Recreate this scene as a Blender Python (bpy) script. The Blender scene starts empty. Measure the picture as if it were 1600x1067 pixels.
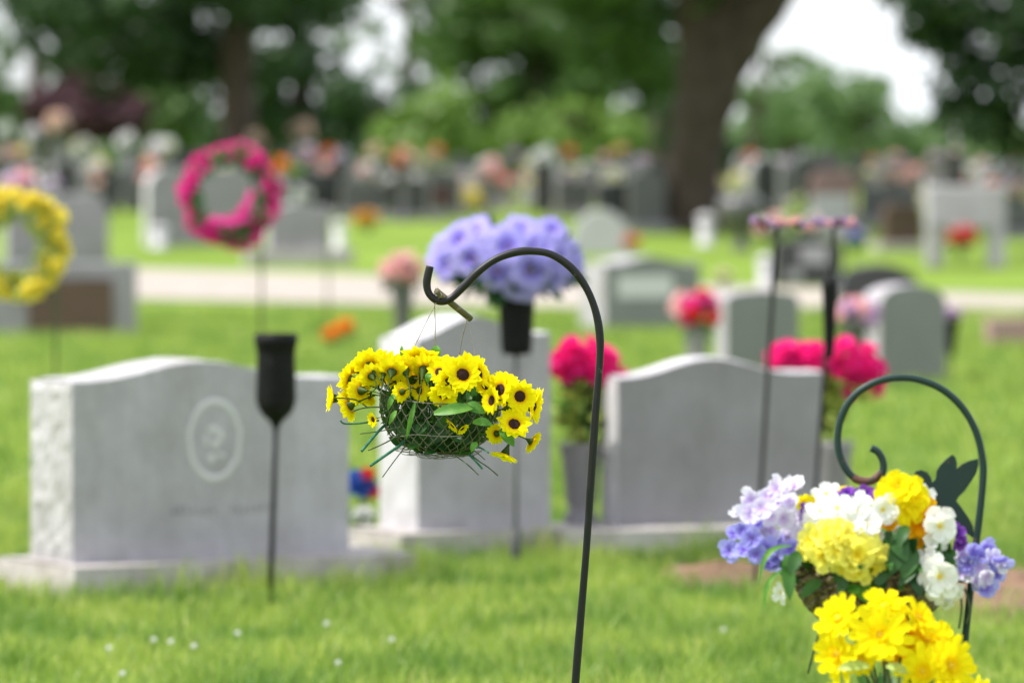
import bpy, math, random
import numpy as np
from mathutils import Vector, Matrix, Quaternion
random.seed(7); rng = np.random.default_rng(7)
R = math.radians
sc = bpy.context.scene
col = sc.collection

# ------------------------------------------------------------------ camera
H = 1.28; F = 8889.0; PITCH = math.atan(293.5 / F); FOCUS = 9.76
cd = bpy.data.cameras.new('camera'); cam = bpy.data.objects.new('camera', cd); col.objects.link(cam)
cam.location = (0, 0, H); cam.rotation_euler = (R(90) - PITCH, 0, 0)
cd.sensor_width = 36; cd.lens = 200; cd.clip_start = 0.1; cd.clip_end = 3000
cd.dof.use_dof = True; cd.dof.focus_distance = FOCUS; cd.dof.aperture_fstop = 4.7
sc.camera = cam

# ------------------------------------------------------------------ sky, sun, exposure
SUN_EL = R(58); SUN_AZ_VEC = Vector((-0.88, -0.14, 0)).normalized()
w = bpy.data.worlds.new('World'); sc.world = w; w.use_nodes = True
nt = w.node_tree; nt.nodes.clear()
out = nt.nodes.new('ShaderNodeOutputWorld'); bg = nt.nodes.new('ShaderNodeBackground')
sky = nt.nodes.new('ShaderNodeTexSky'); sky.sky_type = 'NISHITA'; sky.sun_disc = False
sky.sun_elevation = SUN_EL; sky.sun_rotation = math.atan2(SUN_AZ_VEC.x, SUN_AZ_VEC.y)
sky.dust_density = 2.0; sky.air_density = 1.0
tcw = nt.nodes.new('ShaderNodeTexCoord'); mpw = nt.nodes.new('ShaderNodeMapping'); mpw.inputs['Scale'].default_value = (1, 1, 3)
nzw = nt.nodes.new('ShaderNodeTexNoise'); nzw.inputs['Scale'].default_value = 3.2; nzw.inputs['Detail'].default_value = 7
rpw = nt.nodes.new('ShaderNodeValToRGB'); rpw.color_ramp.elements[0].position = 0.36; rpw.color_ramp.elements[1].position = 0.58
mxw = nt.nodes.new('ShaderNodeMixRGB'); mxw.inputs[2].default_value = (10.5, 10.9, 11.6, 1)
nt.links.new(tcw.outputs['Generated'], mpw.inputs[0]); nt.links.new(mpw.outputs[0], nzw.inputs['Vector'])
nt.links.new(nzw.outputs['Fac'], rpw.inputs[0]); nt.links.new(rpw.outputs[0], mxw.inputs[0])
nt.links.new(sky.outputs[0], mxw.inputs[1]); nt.links.new(mxw.outputs[0], bg.inputs[0])
bg.inputs[1].default_value = 0.10
nt.links.new(bg.outputs[0], out.inputs[0])
sl = bpy.data.lights.new('sun', 'SUN'); sl.energy = 3.6; sl.angle = R(1.5); sl.color = (1.0, 0.96, 0.89)
so = bpy.data.objects.new('sun', sl); col.objects.link(so)
sd = (SUN_AZ_VEC * math.cos(SUN_EL) + Vector((0, 0, math.sin(SUN_EL))))
so.rotation_euler = sd.to_track_quat('Z', 'Y').to_euler(); so.location = sd * 50
sc.view_settings.view_transform = 'Standard'; sc.view_settings.look = 'None'
sc.view_settings.exposure = 0.80; sc.view_settings.gamma = 1

# ------------------------------------------------------------------ helpers
def gz(Y):
    return 0.0 if Y < 50 else (0.03 * (Y - 50) if Y < 80 else max(0.0, 0.9 - 0.02 * (Y - 80)))
CP, SP = math.cos(PITCH), math.sin(PITCH)
def P(x, y, Y):
    """point on the vertical plane at distance Y seen at photo pixel x, y"""
    u = (x - 800) / F; v = (533.5 - y) / F
    dy = CP + v * SP; dz = -SP + v * CP
    return Vector((u / dy * Y, Y, H + dz / dy * Y))
def yscr(Y, z):
    d = Y * CP - (z - H) * SP; up = Y * SP + (z - H) * CP
    return 533.5 - F * up / d
def Yg(y):
    a, b = 4.0, 80.0
    for _ in range(50):
        m = (a + b) / 2
        if yscr(m, gz(m)) > y: a = m
        else: b = m
    return a
def G(x, y):
    Y = Yg(y); p = P(x, y, Y); return Vector((p.x, Y, gz(Y)))
def foot(x, Y):
    return Vector(((x - 800) / F * Y, Y, gz(Y)))

def tag(o, label=None, cat=None, group=None, kind=None):
    if label: o['label'] = label
    if cat: o['category'] = cat
    if group: o['group'] = group
    if kind: o['kind'] = kind
    return o
def thing(name, label, cat, loc, group=None):
    o = bpy.data.objects.new(name, None); col.objects.link(o); o.location = loc
    o.empty_display_size = 0.1
    return tag(o, label, cat, group)
def wloc(o):
    v = Vector(o.location)
    while o.parent: o = o.parent; v = v + Vector(o.location)
    return v

class MB:
    def __init__(s): s.v = []; s.f = []; s.m = []
    def add(s, vs, fs, mi=0):
        b = len(s.v); s.v.extend([tuple(x) for x in vs])
        for q in fs: s.f.append(tuple(i + b for i in q)); s.m.append(mi)
    def grid(s, rows, closed=False, mi=0, flip=False):
        b = len(s.v); n = len(rows[0])
        for r in rows: s.v.extend([tuple(p) for p in r])
        for i in range(len(rows) - 1):
            for j in range(n if closed else n - 1):
                k = (j + 1) % n
                q = (b + i * n + j, b + i * n + k, b + (i + 1) * n + k, b + (i + 1) * n + j)
                s.f.append(q[::-1] if flip else q); s.m.append(mi)
    def tube(s, pts, r, n=8, mi=0, cap=True):
        pts = [Vector(p) for p in pts]
        rs = r if isinstance(r, (list, tuple)) else [r] * len(pts)
        rows = []; up = None
        for i, p in enumerate(pts):
            t = (pts[min(i + 1, len(pts) - 1)] - pts[max(i - 1, 0)])
            if t.length < 1e-9: t = Vector((0, 0, 1))
            t.normalize()
            if up is None:
                up = Vector((1, 0, 0)) if abs(t.x) < 0.8 else Vector((0, 1, 0))
            up = (up - t * up.dot(t)).normalized(); sd_ = t.cross(up)
            rows.append([p + (up * math.cos(2 * math.pi * k / n) + sd_ * math.sin(2 * math.pi * k / n)) * rs[i] for k in range(n)])
        b = len(s.v); s.grid(rows, True, mi)
        if cap:
            s.f.append(tuple(b + k for k in range(n))[::-1]); s.m.append(mi)
            e = b + (len(rows) - 1) * n
            s.f.append(tuple(e + k for k in range(n))); s.m.append(mi)
    def lathe(s, c, prof, n=24, mi=0, squash=1.0):
        c = Vector(c)
        rows = [[c + Vector((math.cos(2 * math.pi * k / n) * r, math.sin(2 * math.pi * k / n) * r * squash, z)) for k in range(n)] for r, z in prof]
        s.grid(rows, True, mi)
    def box(s, c, sx, sy, sz, yaw=0, mi=0):
        c = Vector(c); ca, sa = math.cos(yaw), math.sin(yaw)
        vs = []
        for z in (0, sz):
            for x, y in ((-sx / 2, -sy / 2), (sx / 2, -sy / 2), (sx / 2, sy / 2), (-sx / 2, sy / 2)):
                vs.append(c + Vector((x * ca - y * sa, x * sa + y * ca, z)))
        s.add(vs, [(3, 2, 1, 0), (4, 5, 6, 7), (0, 1, 5, 4), (1, 2, 6, 5), (2, 3, 7, 6), (3, 0, 4, 7)], mi)
    def blob(s, c, rx, ry, rz, n=10, m=6, jit=0.0, mi=0):
        c = Vector(c); rows = []
        for i in range(m + 1):
            th = math.pi * (0.02 + 0.96 * i / m)
            rows.append([c + Vector((rx * math.sin(th) * math.cos(2 * math.pi * k / n), ry * math.sin(th) * math.sin(2 * math.pi * k / n), rz * math.cos(th))) * (1 + random.uniform(-jit, jit)) for k in range(n)])
        s.grid(rows, True, mi, True)
    def mesh(s, name, mats, smooth=True, bevel=0):
        me = bpy.data.meshes.new(name); me.from_pydata(s.v, [], s.f)
        for m in (mats if isinstance(mats, (list, tuple)) else [mats]): me.materials.append(m)
        me.polygons.foreach_set('material_index', s.m)
        me.polygons.foreach_set('use_smooth', [smooth] * len(s.f))
        me.update(); return me
    def obj(s, name, mats, parent=None, smooth=True, loc=None, label=None, cat=None, group=None, kind=None, bevel=0):
        o_ = Vector(loc) if loc is not None else (wloc(parent) if parent else Vector((0, 0, 0)))
        if o_.length: s.v = [(a - o_.x, b - o_.y, c - o_.z) for a, b, c in s.v]
        o = bpy.data.objects.new(name, s.mesh(name, mats, smooth)); col.objects.link(o)
        if parent: o.parent = parent; o.location = o_ - wloc(parent)
        else: o.location = o_
        if bevel:
            bm = o.modifiers.new('bevel', 'BEVEL'); bm.width = bevel; bm.segments = 2; bm.limit_method = 'ANGLE'; bm.angle_limit = R(40)
        return tag(o, label, cat, group, kind)

def inst(name, me, parent, wpos, quat=None, scale=1.0):
    o = bpy.data.objects.new(name, me); col.objects.link(o); o.parent = parent
    o.location = Vector(wpos) - wloc(parent)
    if quat is not None: o.rotation_mode = 'QUATERNION'; o.rotation_quaternion = quat
    o.scale = (scale,) * 3 if not isinstance(scale, tuple) else scale
    return o
def sub(name, me, parent):
    o = bpy.data.objects.new(name, me); col.objects.link(o); o.parent = parent; return o
def facing(d, spin=None):
    """quaternion turning local +Z to d = (right, up, towards camera)"""
    v = Vector((d[0], -d[2], d[1])).normalized()
    return v.to_track_quat('Z', 'Y') @ Quaternion((0, 0, 1), random.uniform(0, 6.28) if spin is None else spin)
def smoothline(pts, k=6):
    pts = [Vector(p) for p in pts]; o = []
    n = len(pts)
    for i in range(n - 1):
        p0, p1, p2, p3 = pts[max(i - 1, 0)], pts[i], pts[i + 1], pts[min(i + 2, n - 1)]
        for j in range(k):
            t = j / k
            o.append(0.5 * ((2 * p1) + (p2 - p0) * t + (2 * p0 - 5 * p1 + 4 * p2 - p3) * t * t + (3 * p1 - p0 - 3 * p2 + p3) * t ** 3))
    o.append(pts[-1]); return o

# ------------------------------------------------------------------ materials
def newmat(name):
    m = bpy.data.materials.new(name); m.use_nodes = True
    t = m.node_tree; t.nodes.clear(); o = t.nodes.new('ShaderNodeOutputMaterial'); return m, t, o
def stone_mat(name, c, var=0.15, scale=40, rough=0.6, bump=0.15, stain=0.2):
    m, t, o = newmat(name)
    b = t.nodes.new('ShaderNodeBsdfPrincipled'); tc = t.nodes.new('ShaderNodeTexCoord')
    n1 = t.nodes.new('ShaderNodeTexNoise'); n1.inputs['Scale'].default_value = scale * 6; n1.inputs['Detail'].default_value = 4
    n2 = t.nodes.new('ShaderNodeTexNoise'); n2.inputs['Scale'].default_value = 5; n2.inputs['Detail'].default_value = 6
    r1 = t.nodes.new('ShaderNodeValToRGB')
    r1.color_ramp.elements[0].position = 0.3; r1.color_ramp.elements[1].position = 0.7
    r1.color_ramp.elements[0].color = tuple(x * (1 - var) for x in c) + (1,); r1.color_ramp.elements[1].color = tuple(min(1, x * (1 + var)) for x in c) + (1,)
    r2 = t.nodes.new('ShaderNodeValToRGB'); r2.color_ramp.elements[0].position = 0.3; r2.color_ramp.elements[1].position = 0.65
    r2.color_ramp.elements[0].color = (1 - stain, 1 - stain * 1.05, 1 - stain * 1.2, 1); r2.color_ramp.elements[1].color = (1, 1, 1, 1)
    mx = t.nodes.new('ShaderNodeMixRGB'); mx.blend_type = 'MULTIPLY'; mx.inputs[0].default_value = 1
    n3 = t.nodes.new('ShaderNodeTexNoise'); n3.inputs['Scale'].default_value = 22; n3.inputs['Detail'].default_value = 8; n3.inputs['Roughness'].default_value = .7
    mp3 = t.nodes.new('ShaderNodeMapping'); mp3.inputs['Scale'].default_value = (1, 1, .35); t.links.new(tc.outputs['Object'], mp3.inputs[0]); t.links.new(mp3.outputs[0], n3.inputs['Vector'])
    r3 = t.nodes.new('ShaderNodeValToRGB'); r3.color_ramp.elements[0].position = .35; r3.color_ramp.elements[1].position = .6; q3 = 1 - stain * .6
    r3.color_ramp.elements[0].color = (q3, q3, q3, 1); r3.color_ramp.elements[1].color = (1, 1, 1, 1)
    mx3 = t.nodes.new('ShaderNodeMixRGB'); mx3.blend_type = 'MULTIPLY'; mx3.inputs[0].default_value = 1
    bp = t.nodes.new('ShaderNodeBump'); bp.inputs['Strength'].default_value = bump; bp.inputs['Distance'].default_value = 0.01
    for n in (n1, n2): t.links.new(tc.outputs['Object'], n.inputs['Vector'])
    t.links.new(n1.outputs['Fac'], r1.inputs[0]); t.links.new(n2.outputs['Fac'], r2.inputs[0])
    t.links.new(r1.outputs[0], mx.inputs[1]); t.links.new(r2.outputs[0], mx.inputs[2])
    t.links.new(n3.outputs['Fac'], r3.inputs[0]); t.links.new(mx.outputs[0], mx3.inputs[1]); t.links.new(r3.outputs[0], mx3.inputs[2])
    t.links.new(mx3.outputs[0], b.inputs['Base Color']); t.links.new(n3.outputs['Fac'], bp.inputs['Height']); t.links.new(bp.outputs[0], b.inputs['Normal'])
    b.inputs['Roughness'].default_value = rough
    t.links.new(b.outputs[0], o.inputs[0]); return m
def metal_mat(name, c, rough=0.35, metallic=0.0, chip=(0.2, 0.19, 0.17), chipamt=0.62):
    m, t, o = newmat(name)
    b = t.nodes.new('ShaderNodeBsdfPrincipled'); tc = t.nodes.new('ShaderNodeTexCoord')
    n1 = t.nodes.new('ShaderNodeTexNoise'); n1.inputs['Scale'].default_value = 90; n1.inputs['Detail'].default_value = 6
    r1 = t.nodes.new('ShaderNodeValToRGB'); r1.color_ramp.elements[0].position = chipamt - .03; r1.color_ramp.elements[1].position = chipamt + 0.03
    r1.color_ramp.elements[0].color = tuple(c) + (1,); r1.color_ramp.elements[1].color = tuple(chip) + (1,)
    n2 = t.nodes.new('ShaderNodeTexNoise'); n2.inputs['Scale'].default_value = 25; n2.inputs['Detail'].default_value = 5
    r2 = t.nodes.new('ShaderNodeMapRange'); r2.inputs[3].default_value = rough - 0.1; r2.inputs[4].default_value = rough + 0.25
    bp = t.nodes.new('ShaderNodeBump'); bp.inputs['Strength'].default_value = 0.12; bp.inputs['Distance'].default_value = 0.002
    for n in (n1, n2): t.links.new(tc.outputs['Object'], n.inputs['Vector'])
    t.links.new(n1.outputs['Fac'], r1.inputs[0]); t.links.new(r1.outputs[0], b.inputs['Base Color'])
    t.links.new(n2.outputs['Fac'], r2.inputs[0]); t.links.new(r2.outputs[0], b.inputs['Roughness'])
    t.links.new(n2.outputs['Fac'], bp.inputs['Height']); t.links.new(bp.outputs[0], b.inputs['Normal'])
    b.inputs['Metallic'].default_value = metallic; b.inputs['Specular IOR Level'].default_value = 0.3
    t.links.new(b.outputs[0], o.inputs[0]); return m
def leaf_mat(name, c1, c2, trans=0.35, island=True, rough=0.5, c3=None, gloss=0.03):
    """thin sheet: diffuse + translucent + a little gloss; colour varies per leaf or with noise"""
    m, t, o = newmat(name)
    if island:
        g = t.nodes.new('ShaderNodeNewGeometry'); src = g.outputs['Random Per Island']
    else:
        tc = t.nodes.new('ShaderNodeTexCoord'); n1 = t.nodes.new('ShaderNodeTexNoise'); n1.inputs['Scale'].default_value = 60; n1.inputs['Detail'].default_value = 3
        t.links.new(tc.outputs['Object'], n1.inputs['Vector']); src = n1.outputs['Fac']
    r = t.nodes.new('ShaderNodeValToRGB'); r.color_ramp.elements[0].color = tuple(c1) + (1,); r.color_ramp.elements[1].color = tuple(c2) + (1,)
    if not island: r.color_ramp.elements[0].position = .3; r.color_ramp.elements[1].position = .7
    if c3: e = r.color_ramp.elements.new(0.9); e.color = tuple(c2) + (1,); r.color_ramp.elements[-1].color = tuple(c3) + (1,)
    d = t.nodes.new('ShaderNodeBsdfDiffuse'); tr = t.nodes.new('ShaderNodeBsdfTranslucent'); gl = t.nodes.new('ShaderNodeBsdfGlossy'); gl.inputs['Roughness'].default_value = rough
    mx = t.nodes.new('ShaderNodeMixShader'); mx.inputs[0].default_value = trans; mg = t.nodes.new('ShaderNodeMixShader'); mg.inputs[0].default_value = gloss
    t.links.new(src, r.inputs[0]); t.links.new(r.outputs[0], d.inputs[0]); t.links.new(r.outputs[0], tr.inputs[0])
    t.links.new(d.outputs[0], mx.inputs[1]); t.links.new(tr.outputs[0], mx.inputs[2])
    t.links.new(mx.outputs[0], mg.inputs[1]); t.links.new(gl.outputs[0], mg.inputs[2]); t.links.new(mg.outputs[0], o.inputs[0]); return m
def petal_mat(name, inner, outer, r0, r1, trans=0.3):
    """petal dye running from the throat colour to the rim colour"""
    m, t, o = newmat(name)
    tc = t.nodes.new('ShaderNodeTexCoord'); sx = t.nodes.new('ShaderNodeSeparateXYZ'); t.links.new(tc.outputs['Object'], sx.inputs[0])
    cb = t.nodes.new('ShaderNodeCombineXYZ'); t.links.new(sx.outputs[0], cb.inputs[0]); t.links.new(sx.outputs[1], cb.inputs[1])
    ln = t.nodes.new('ShaderNodeVectorMath'); ln.operation = 'LENGTH'; t.links.new(cb.outputs[0], ln.inputs[0])
    nz = t.nodes.new('ShaderNodeTexNoise'); nz.inputs['Scale'].default_value = 40; t.links.new(tc.outputs['Object'], nz.inputs['Vector'])
    ad = t.nodes.new('ShaderNodeMath'); ad.operation = 'MULTIPLY_ADD'; ad.inputs[1].default_value = (r1 - r0) * 0.5; t.links.new(nz.outputs['Fac'], ad.inputs[0]); t.links.new(ln.outputs['Value'], ad.inputs[2])
    mr = t.nodes.new('ShaderNodeMapRange'); mr.inputs[1].default_value = r0 + (r1 - r0) * .25; mr.inputs[2].default_value = r1 + (r1 - r0) * .25; t.links.new(ad.outputs[0], mr.inputs[0])
    r = t.nodes.new('ShaderNodeValToRGB'); r.color_ramp.elements[0].color = tuple(inner) + (1,); r.color_ramp.elements[1].color = tuple(outer) + (1,)
    t.links.new(mr.outputs[0], r.inputs[0])
    d = t.nodes.new('ShaderNodeBsdfDiffuse'); tr = t.nodes.new('ShaderNodeBsdfTranslucent'); mx = t.nodes.new('ShaderNodeMixShader'); mx.inputs[0].default_value = trans
    t.links.new(r.outputs[0], d.inputs[0]); t.links.new(r.outputs[0], tr.inputs[0]); t.links.new(d.outputs[0], mx.inputs[1]); t.links.new(tr.outputs[0], mx.inputs[2]); t.links.new(mx.outputs[0], o.inputs[0]); return m

M = {}
M['granite'] = stone_mat('light_grey_granite', (0.435, 0.412, 0.45), .26, stain=.22)
M['rock'] = stone_mat('rough_pale_granite', (0.50, 0.485, 0.505), .3, 25, .8, .8, .25)
M['base'] = stone_mat('weathered_granite_base', (0.50, 0.46, 0.45), .3, 25, .85, .7, .35)
M['white'] = stone_mat('white_stone', (0.54, 0.525, 0.55), .12, stain=.12)
M['grey2'] = stone_mat('mid_grey_granite', (0.285, 0.270, 0.292), .2, stain=.2)
M['green_grey'] = stone_mat('green_grey_granite', (0.20, 0.205, 0.20), .12, stain=.1)
M['dark'] = stone_mat('dark_granite', (0.11, 0.108, 0.112), .2, rough=.35, bump=.03)
M['black'] = stone_mat('black_granite', (0.042, 0.043, 0.045), .2, rough=.25, bump=.02)
M['brown'] = stone_mat('bronze_plaque', (0.10, 0.055, 0.035), .3, rough=.5)
M['pinkstone'] = stone_mat('pink_granite', (0.38, 0.24, 0.22), .2)
M['pale_ring'] = stone_mat('frosted_carving', (0.60, 0.58, 0.60), .08, stain=.05)
M['rod'] = metal_mat('black_painted_iron', (0.010, 0.0098, 0.0115), .38, 0, (0.10, 0.10, 0.095), .71)
M['greenrod'] = metal_mat('dark_green_painted_iron', (0.012, 0.032, 0.03), .4, 0, (0.10, 0.05, 0.035), .68)
M['rust'] = metal_mat('rusty_iron', (0.12, 0.06, 0.045), .6, 0, (0.05, 0.04, 0.03), .55)
M['wire'] = metal_mat('grey_coated_wire', (0.15, 0.14, 0.12), .4, 0.2, (0.22, 0.2, 0.16), .6)
M['cord'] = metal_mat('steel_hanging_wire', (0.28, 0.25, 0.20), .4, 0.3, (0.2, .18, .12), .6)
M['bar'] = metal_mat('olive_plastic_rod', (0.095, 0.085, 0.045), .5, 0, (0.17, 0.15, 0.10), .6)
M['plastic'] = metal_mat('black_plastic', (0.008, 0.0078, 0.009), .5, 0, (0.02, .02, .02), .6)
[n for n in M['plastic'].node_tree.nodes if n.type == 'BSDF_PRINCIPLED'][0].inputs['Specular IOR Level'].default_value = .12
M['stemg'] = metal_mat('teal_green_plastic_stem', (0.02, 0.12, 0.07), .4, 0, (0.04, 0.16, 0.10), .5)
M['stemd'] = metal_mat('dark_green_stem', (0.045, 0.075, 0.035), .5, 0, (0.08, 0.10, 0.05), .5)
M['wicker'] = metal_mat('dark_brown_wicker', (0.055, 0.038, 0.022), .6, 0, (0.19, 0.145, 0.085), .52)
M['leafd'] = leaf_mat('dark_cloth_leaf', (0.02, 0.075, 0.02), (0.05, 0.15, 0.035), .25, False)
M['leafl'] = leaf_mat('light_cloth_leaf', (0.06, 0.22, 0.02), (0.16, 0.36, 0.04), .4, False)
M['leafm'] = leaf_mat('mixed_cloth_leaves', (0.012, 0.060, 0.014), (0.07, 0.20, 0.035), .35, True)
M['leafy'] = leaf_mat('yellow_green_leaves', (0.22, 0.30, 0.05), (0.45, 0.50, 0.10), .3, True)
M['sun_p'] = petal_mat('sunflower_petal', (0.93, 0.50, 0.004), (0.96, 0.86, 0.010), .0085, .0140, .45)
M['sun_c'] = stone_mat('sunflower_centre', (0.035, 0.008, 0.006), .5, 120, .95, 1.0)
M['calyx'] = leaf_mat('calyx_green', (0.028, 0.05, 0.006), (0.05, 0.085, 0.012), .1, False, gloss=.02)
M['daisy_p'] = petal_mat('yellow_daisy_petal', (0.93, 0.66, 0.004), (0.95, 0.83, 0.012), .003, .018, .45)
M['orange_p'] = petal_mat('orange_petal', (0.88, 0.34, 0.003), (0.92, 0.52, 0.01), .004, .02, .35)
M['yellow_c'] = leaf_mat('yellow_centre', (0.85, 0.50, 0.01), (0.92, 0.72, 0.03), .1, False)
M['pyel_p'] = petal_mat('pale_yellow_petal', (0.95, 0.80, 0.03), (0.96, 0.91, 0.20), .002, .013, .45)
M['byel_p'] = petal_mat('bright_yellow_petal', (0.94, 0.72, 0.006), (0.95, 0.84, 0.015), .002, .014, .45)
M['white_p'] = petal_mat('white_petal', (0.90, 0.86, 0.40), (0.94, 0.94, 0.93), .001, .008, .45)
M['lilac_p'] = petal_mat('pale_lilac_petal', (0.70, 0.55, 0.86), (0.86, 0.82, 0.95), .002, .012, .5)
M['blue_p'] = petal_mat('periwinkle_petal', (0.28, 0.19, 0.68), (0.46, 0.44, 0.90), .002, .012, .45)
M['purple_p'] = petal_mat('deep_purple_petal', (0.12, 0.03, 0.32), (0.28, 0.09, 0.52), .003, .014, .3)
M['petunia'] = petal_mat('violet_petunia_petal', (0.20, 0.12, 0.68), (0.56, 0.51, 0.95), .010, .050, .5)
def sm(n, a, b, tr=.5): M[n] = leaf_mat(n, a, b, tr, True)
sm('pink_p', (0.80, 0.03, 0.34), (0.93, 0.10, 0.52)); sm('hot_p', (0.92, 0.010, 0.28), (0.97, 0.06, 0.44))
sm('palepink_p', (0.90, 0.50, 0.52), (0.93, 0.70, 0.70)); sm('red_p', (0.70, 0.02, 0.04), (0.82, 0.08, 0.08))
sm('orangef_p', (0.95, 0.28, 0.008), (0.97, 0.40, 0.02)); sm('yelf_p', (0.90, 0.74, 0.06), (0.94, 0.88, 0.22))
sm('peach_p', (0.82, 0.60, 0.50), (0.88, 0.74, 0.66)); sm('whitef_p', (0.78, 0.78, 0.78), (0.88, 0.88, 0.87))
sm('mauve_p', (0.52, 0.32, 0.60), (0.78, 0.58, 0.80)); sm('maroon_p', (0.20, 0.02, 0.05), (0.32, 0.04, 0.08)); sm('amber_p', (0.88, 0.46, 0.03), (0.92, 0.6, 0.08))
sm('bluef_p', (0.05, 0.13, 0.50), (0.10, 0.24, 0.70)); sm('cream_p', (0.76, 0.74, 0.45), (0.84, 0.82, 0.6)); sm('coral_p', (0.80, 0.20, 0.12), (0.88, 0.30, 0.2))
sm('lime_p', (0.25, 0.55, 0.05), (0.4, 0.7, 0.1))

# ------------------------------------------------------------------ ground, road, soil
def ground_mat():
    m, t, o = newmat('lawn_grass')
    b = t.nodes.new('ShaderNodeBsdfPrincipled'); tc = t.nodes.new('ShaderNodeTexCoord')
    n1 = t.nodes.new('ShaderNodeTexNoise'); n1.inputs['Scale'].default_value = 0.5; n1.inputs['Detail'].default_value = 6
    n2 = t.nodes.new('ShaderNodeTexNoise'); n2.inputs['Scale'].default_value = 14; n2.inputs['Detail'].default_value = 6
    r1 = t.nodes.new('ShaderNodeValToRGB'); e = r1.color_ramp.elements
    e[0].position = .3; e[0].color = (0.14, 0.215, 0.030, 1); e[1].position = .68; e[1].color = (0.21, 0.305, 0.05, 1)
    r2 = t.nodes.new('ShaderNodeValToRGB'); r2.color_ramp.elements[0].position = .3; r2.color_ramp.elements[0].color = (.7, .74, .6, 1); r2.color_ramp.elements[1].position = .65; r2.color_ramp.elements[1].color = (1, 1, 1, 1)
    mx = t.nodes.new('ShaderNodeMixRGB'); mx.blend_type = 'MULTIPLY'; mx.inputs[0].default_value = 1
    bp = t.nodes.new('ShaderNodeBump'); bp.inputs['Strength'].default_value = .6; bp.inputs['Distance'].default_value = .05
    for n in (n1, n2): t.links.new(tc.outputs['Object'], n.inputs['Vector'])
    t.links.new(n1.outputs['Fac'], r1.inputs[0]); t.links.new(n2.outputs['Fac'], r2.inputs[0]); t.links.new(r1.outputs[0], mx.inputs[1]); t.links.new(r2.outputs[0], mx.inputs[2])
    t.links.new(mx.outputs[0], b.inputs['Base Color']); t.links.new(n2.outputs['Fac'], bp.inputs['Height']); t.links.new(bp.outputs[0], b.inputs['Normal'])
    b.inputs['Roughness'].default_value = .9; b.inputs['Specular IOR Level'].default_value = .1
    t.links.new(b.outputs[0], o.inputs[0]); return m
M['ground'] = ground_mat()
g = MB(); Ys = [-60, 0, 10, 20, 30, 40, 50, 55, 60, 65, 70, 75, 80, 90, 100, 125, 150, 300, 900]
Xs = [-600, -100, -40, -20, -10, -5, 0, 5, 10, 20, 40, 100, 600]
g.grid([[(x, y, gz(y)) for x in Xs] for y in Ys]); g.obj('ground', M['ground'], kind='structure')
M['road'] = stone_mat('pale_concrete_road', (0.36, 0.315, 0.275), .15, 8, .9, .2, .12)
g = MB(); rows = [[], [], [], []]
yl = lambda x: 421 + (x - 215) * 0.0295
yn = lambda x: 468 + (x - 215) * 0.0235
for k in range(-10, 27):
    x = k * 100
    # the road runs straight: edge points on the ground
    a, b = G(x, yn(x)), G(x, yl(x))
    for i, q in enumerate((0, .33, .66, 1)):
        p = a.lerp(b, q); rows[i].append((p.x, p.y, gz(p.y) + .012))
g.grid(rows); g.obj('road', M['road'], kind='structure', smooth=False)
M['soil'] = stone_mat('brown_soil', (0.24, 0.135, 0.085), .4, 6, .95, 1.0, .4)
SOIL = [(G(1130, 905), .20, .5), (G(1600, 930), .42, 1.0)]
def in_soil(x, y):
    for c, a, b in SOIL:
        q = ((x - c.x) / a) ** 2 + ((y - c.y) / b) ** 2
        if q < 1: return (1 - q) * (2.2 if c.x > .9 else 1)
    return 0
g = MB()
for c, a, b in SOIL:
    rows = []
    for i in range(7):
        r = i / 6 + .001
        rows.append([(c.x + a * r * math.cos(th) * (1 + .15 * math.sin(3 * th + 1)), c.y + b * r * math.sin(th) * (1 + .15 * math.sin(2 * th)), .005 + (1 - r) * .035 + (random.uniform(0, .018) if i < 6 else 0)) for th in [2 * math.pi * k / 36 for k in range(36)]])
    g.grid(rows, True)
g.obj('soil', M['soil'], kind='structure')

M['blade'] = leaf_mat('grass_blade', (0.16, 0.27, 0.035), (0.38, 0.52, 0.10), .5, True, c3=(0.56, 0.58, 0.22), gloss=.03)
_t = M['blade'].node_tree; _r = [n for n in _t.nodes if n.type == 'VALTORGB'][0]   # patches of fresh and yellowing grass
_tc = _t.nodes.new('ShaderNodeTexCoord'); _n = _t.nodes.new('ShaderNodeTexNoise'); _n.inputs['Scale'].default_value = 2.6; _n.inputs['Detail'].default_value = 5
_cr = _t.nodes.new('ShaderNodeValToRGB'); _cr.color_ramp.elements[0].position = .36; _cr.color_ramp.elements[0].color = (.40, .57, .45, 1); _cr.color_ramp.elements[1].position = .62; _cr.color_ramp.elements[1].color = (1.30, 1.14, 1.15, 1)
_m = _t.nodes.new('ShaderNodeMixRGB'); _m.blend_type = 'MULTIPLY'; _m.inputs[0].default_value = 1
_t.links.new(_tc.outputs['Object'], _n.inputs['Vector']); _t.links.new(_n.outputs['Fac'], _cr.inputs[0]); _t.links.new(_r.outputs[0], _m.inputs[1]); _t.links.new(_cr.outputs[0], _m.inputs[2])
for n in list(_t.nodes):
    if n.type in ('BSDF_DIFFUSE', 'BSDF_TRANSLUCENT'): _t.links.new(_m.outputs[0], n.inputs[0])
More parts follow.
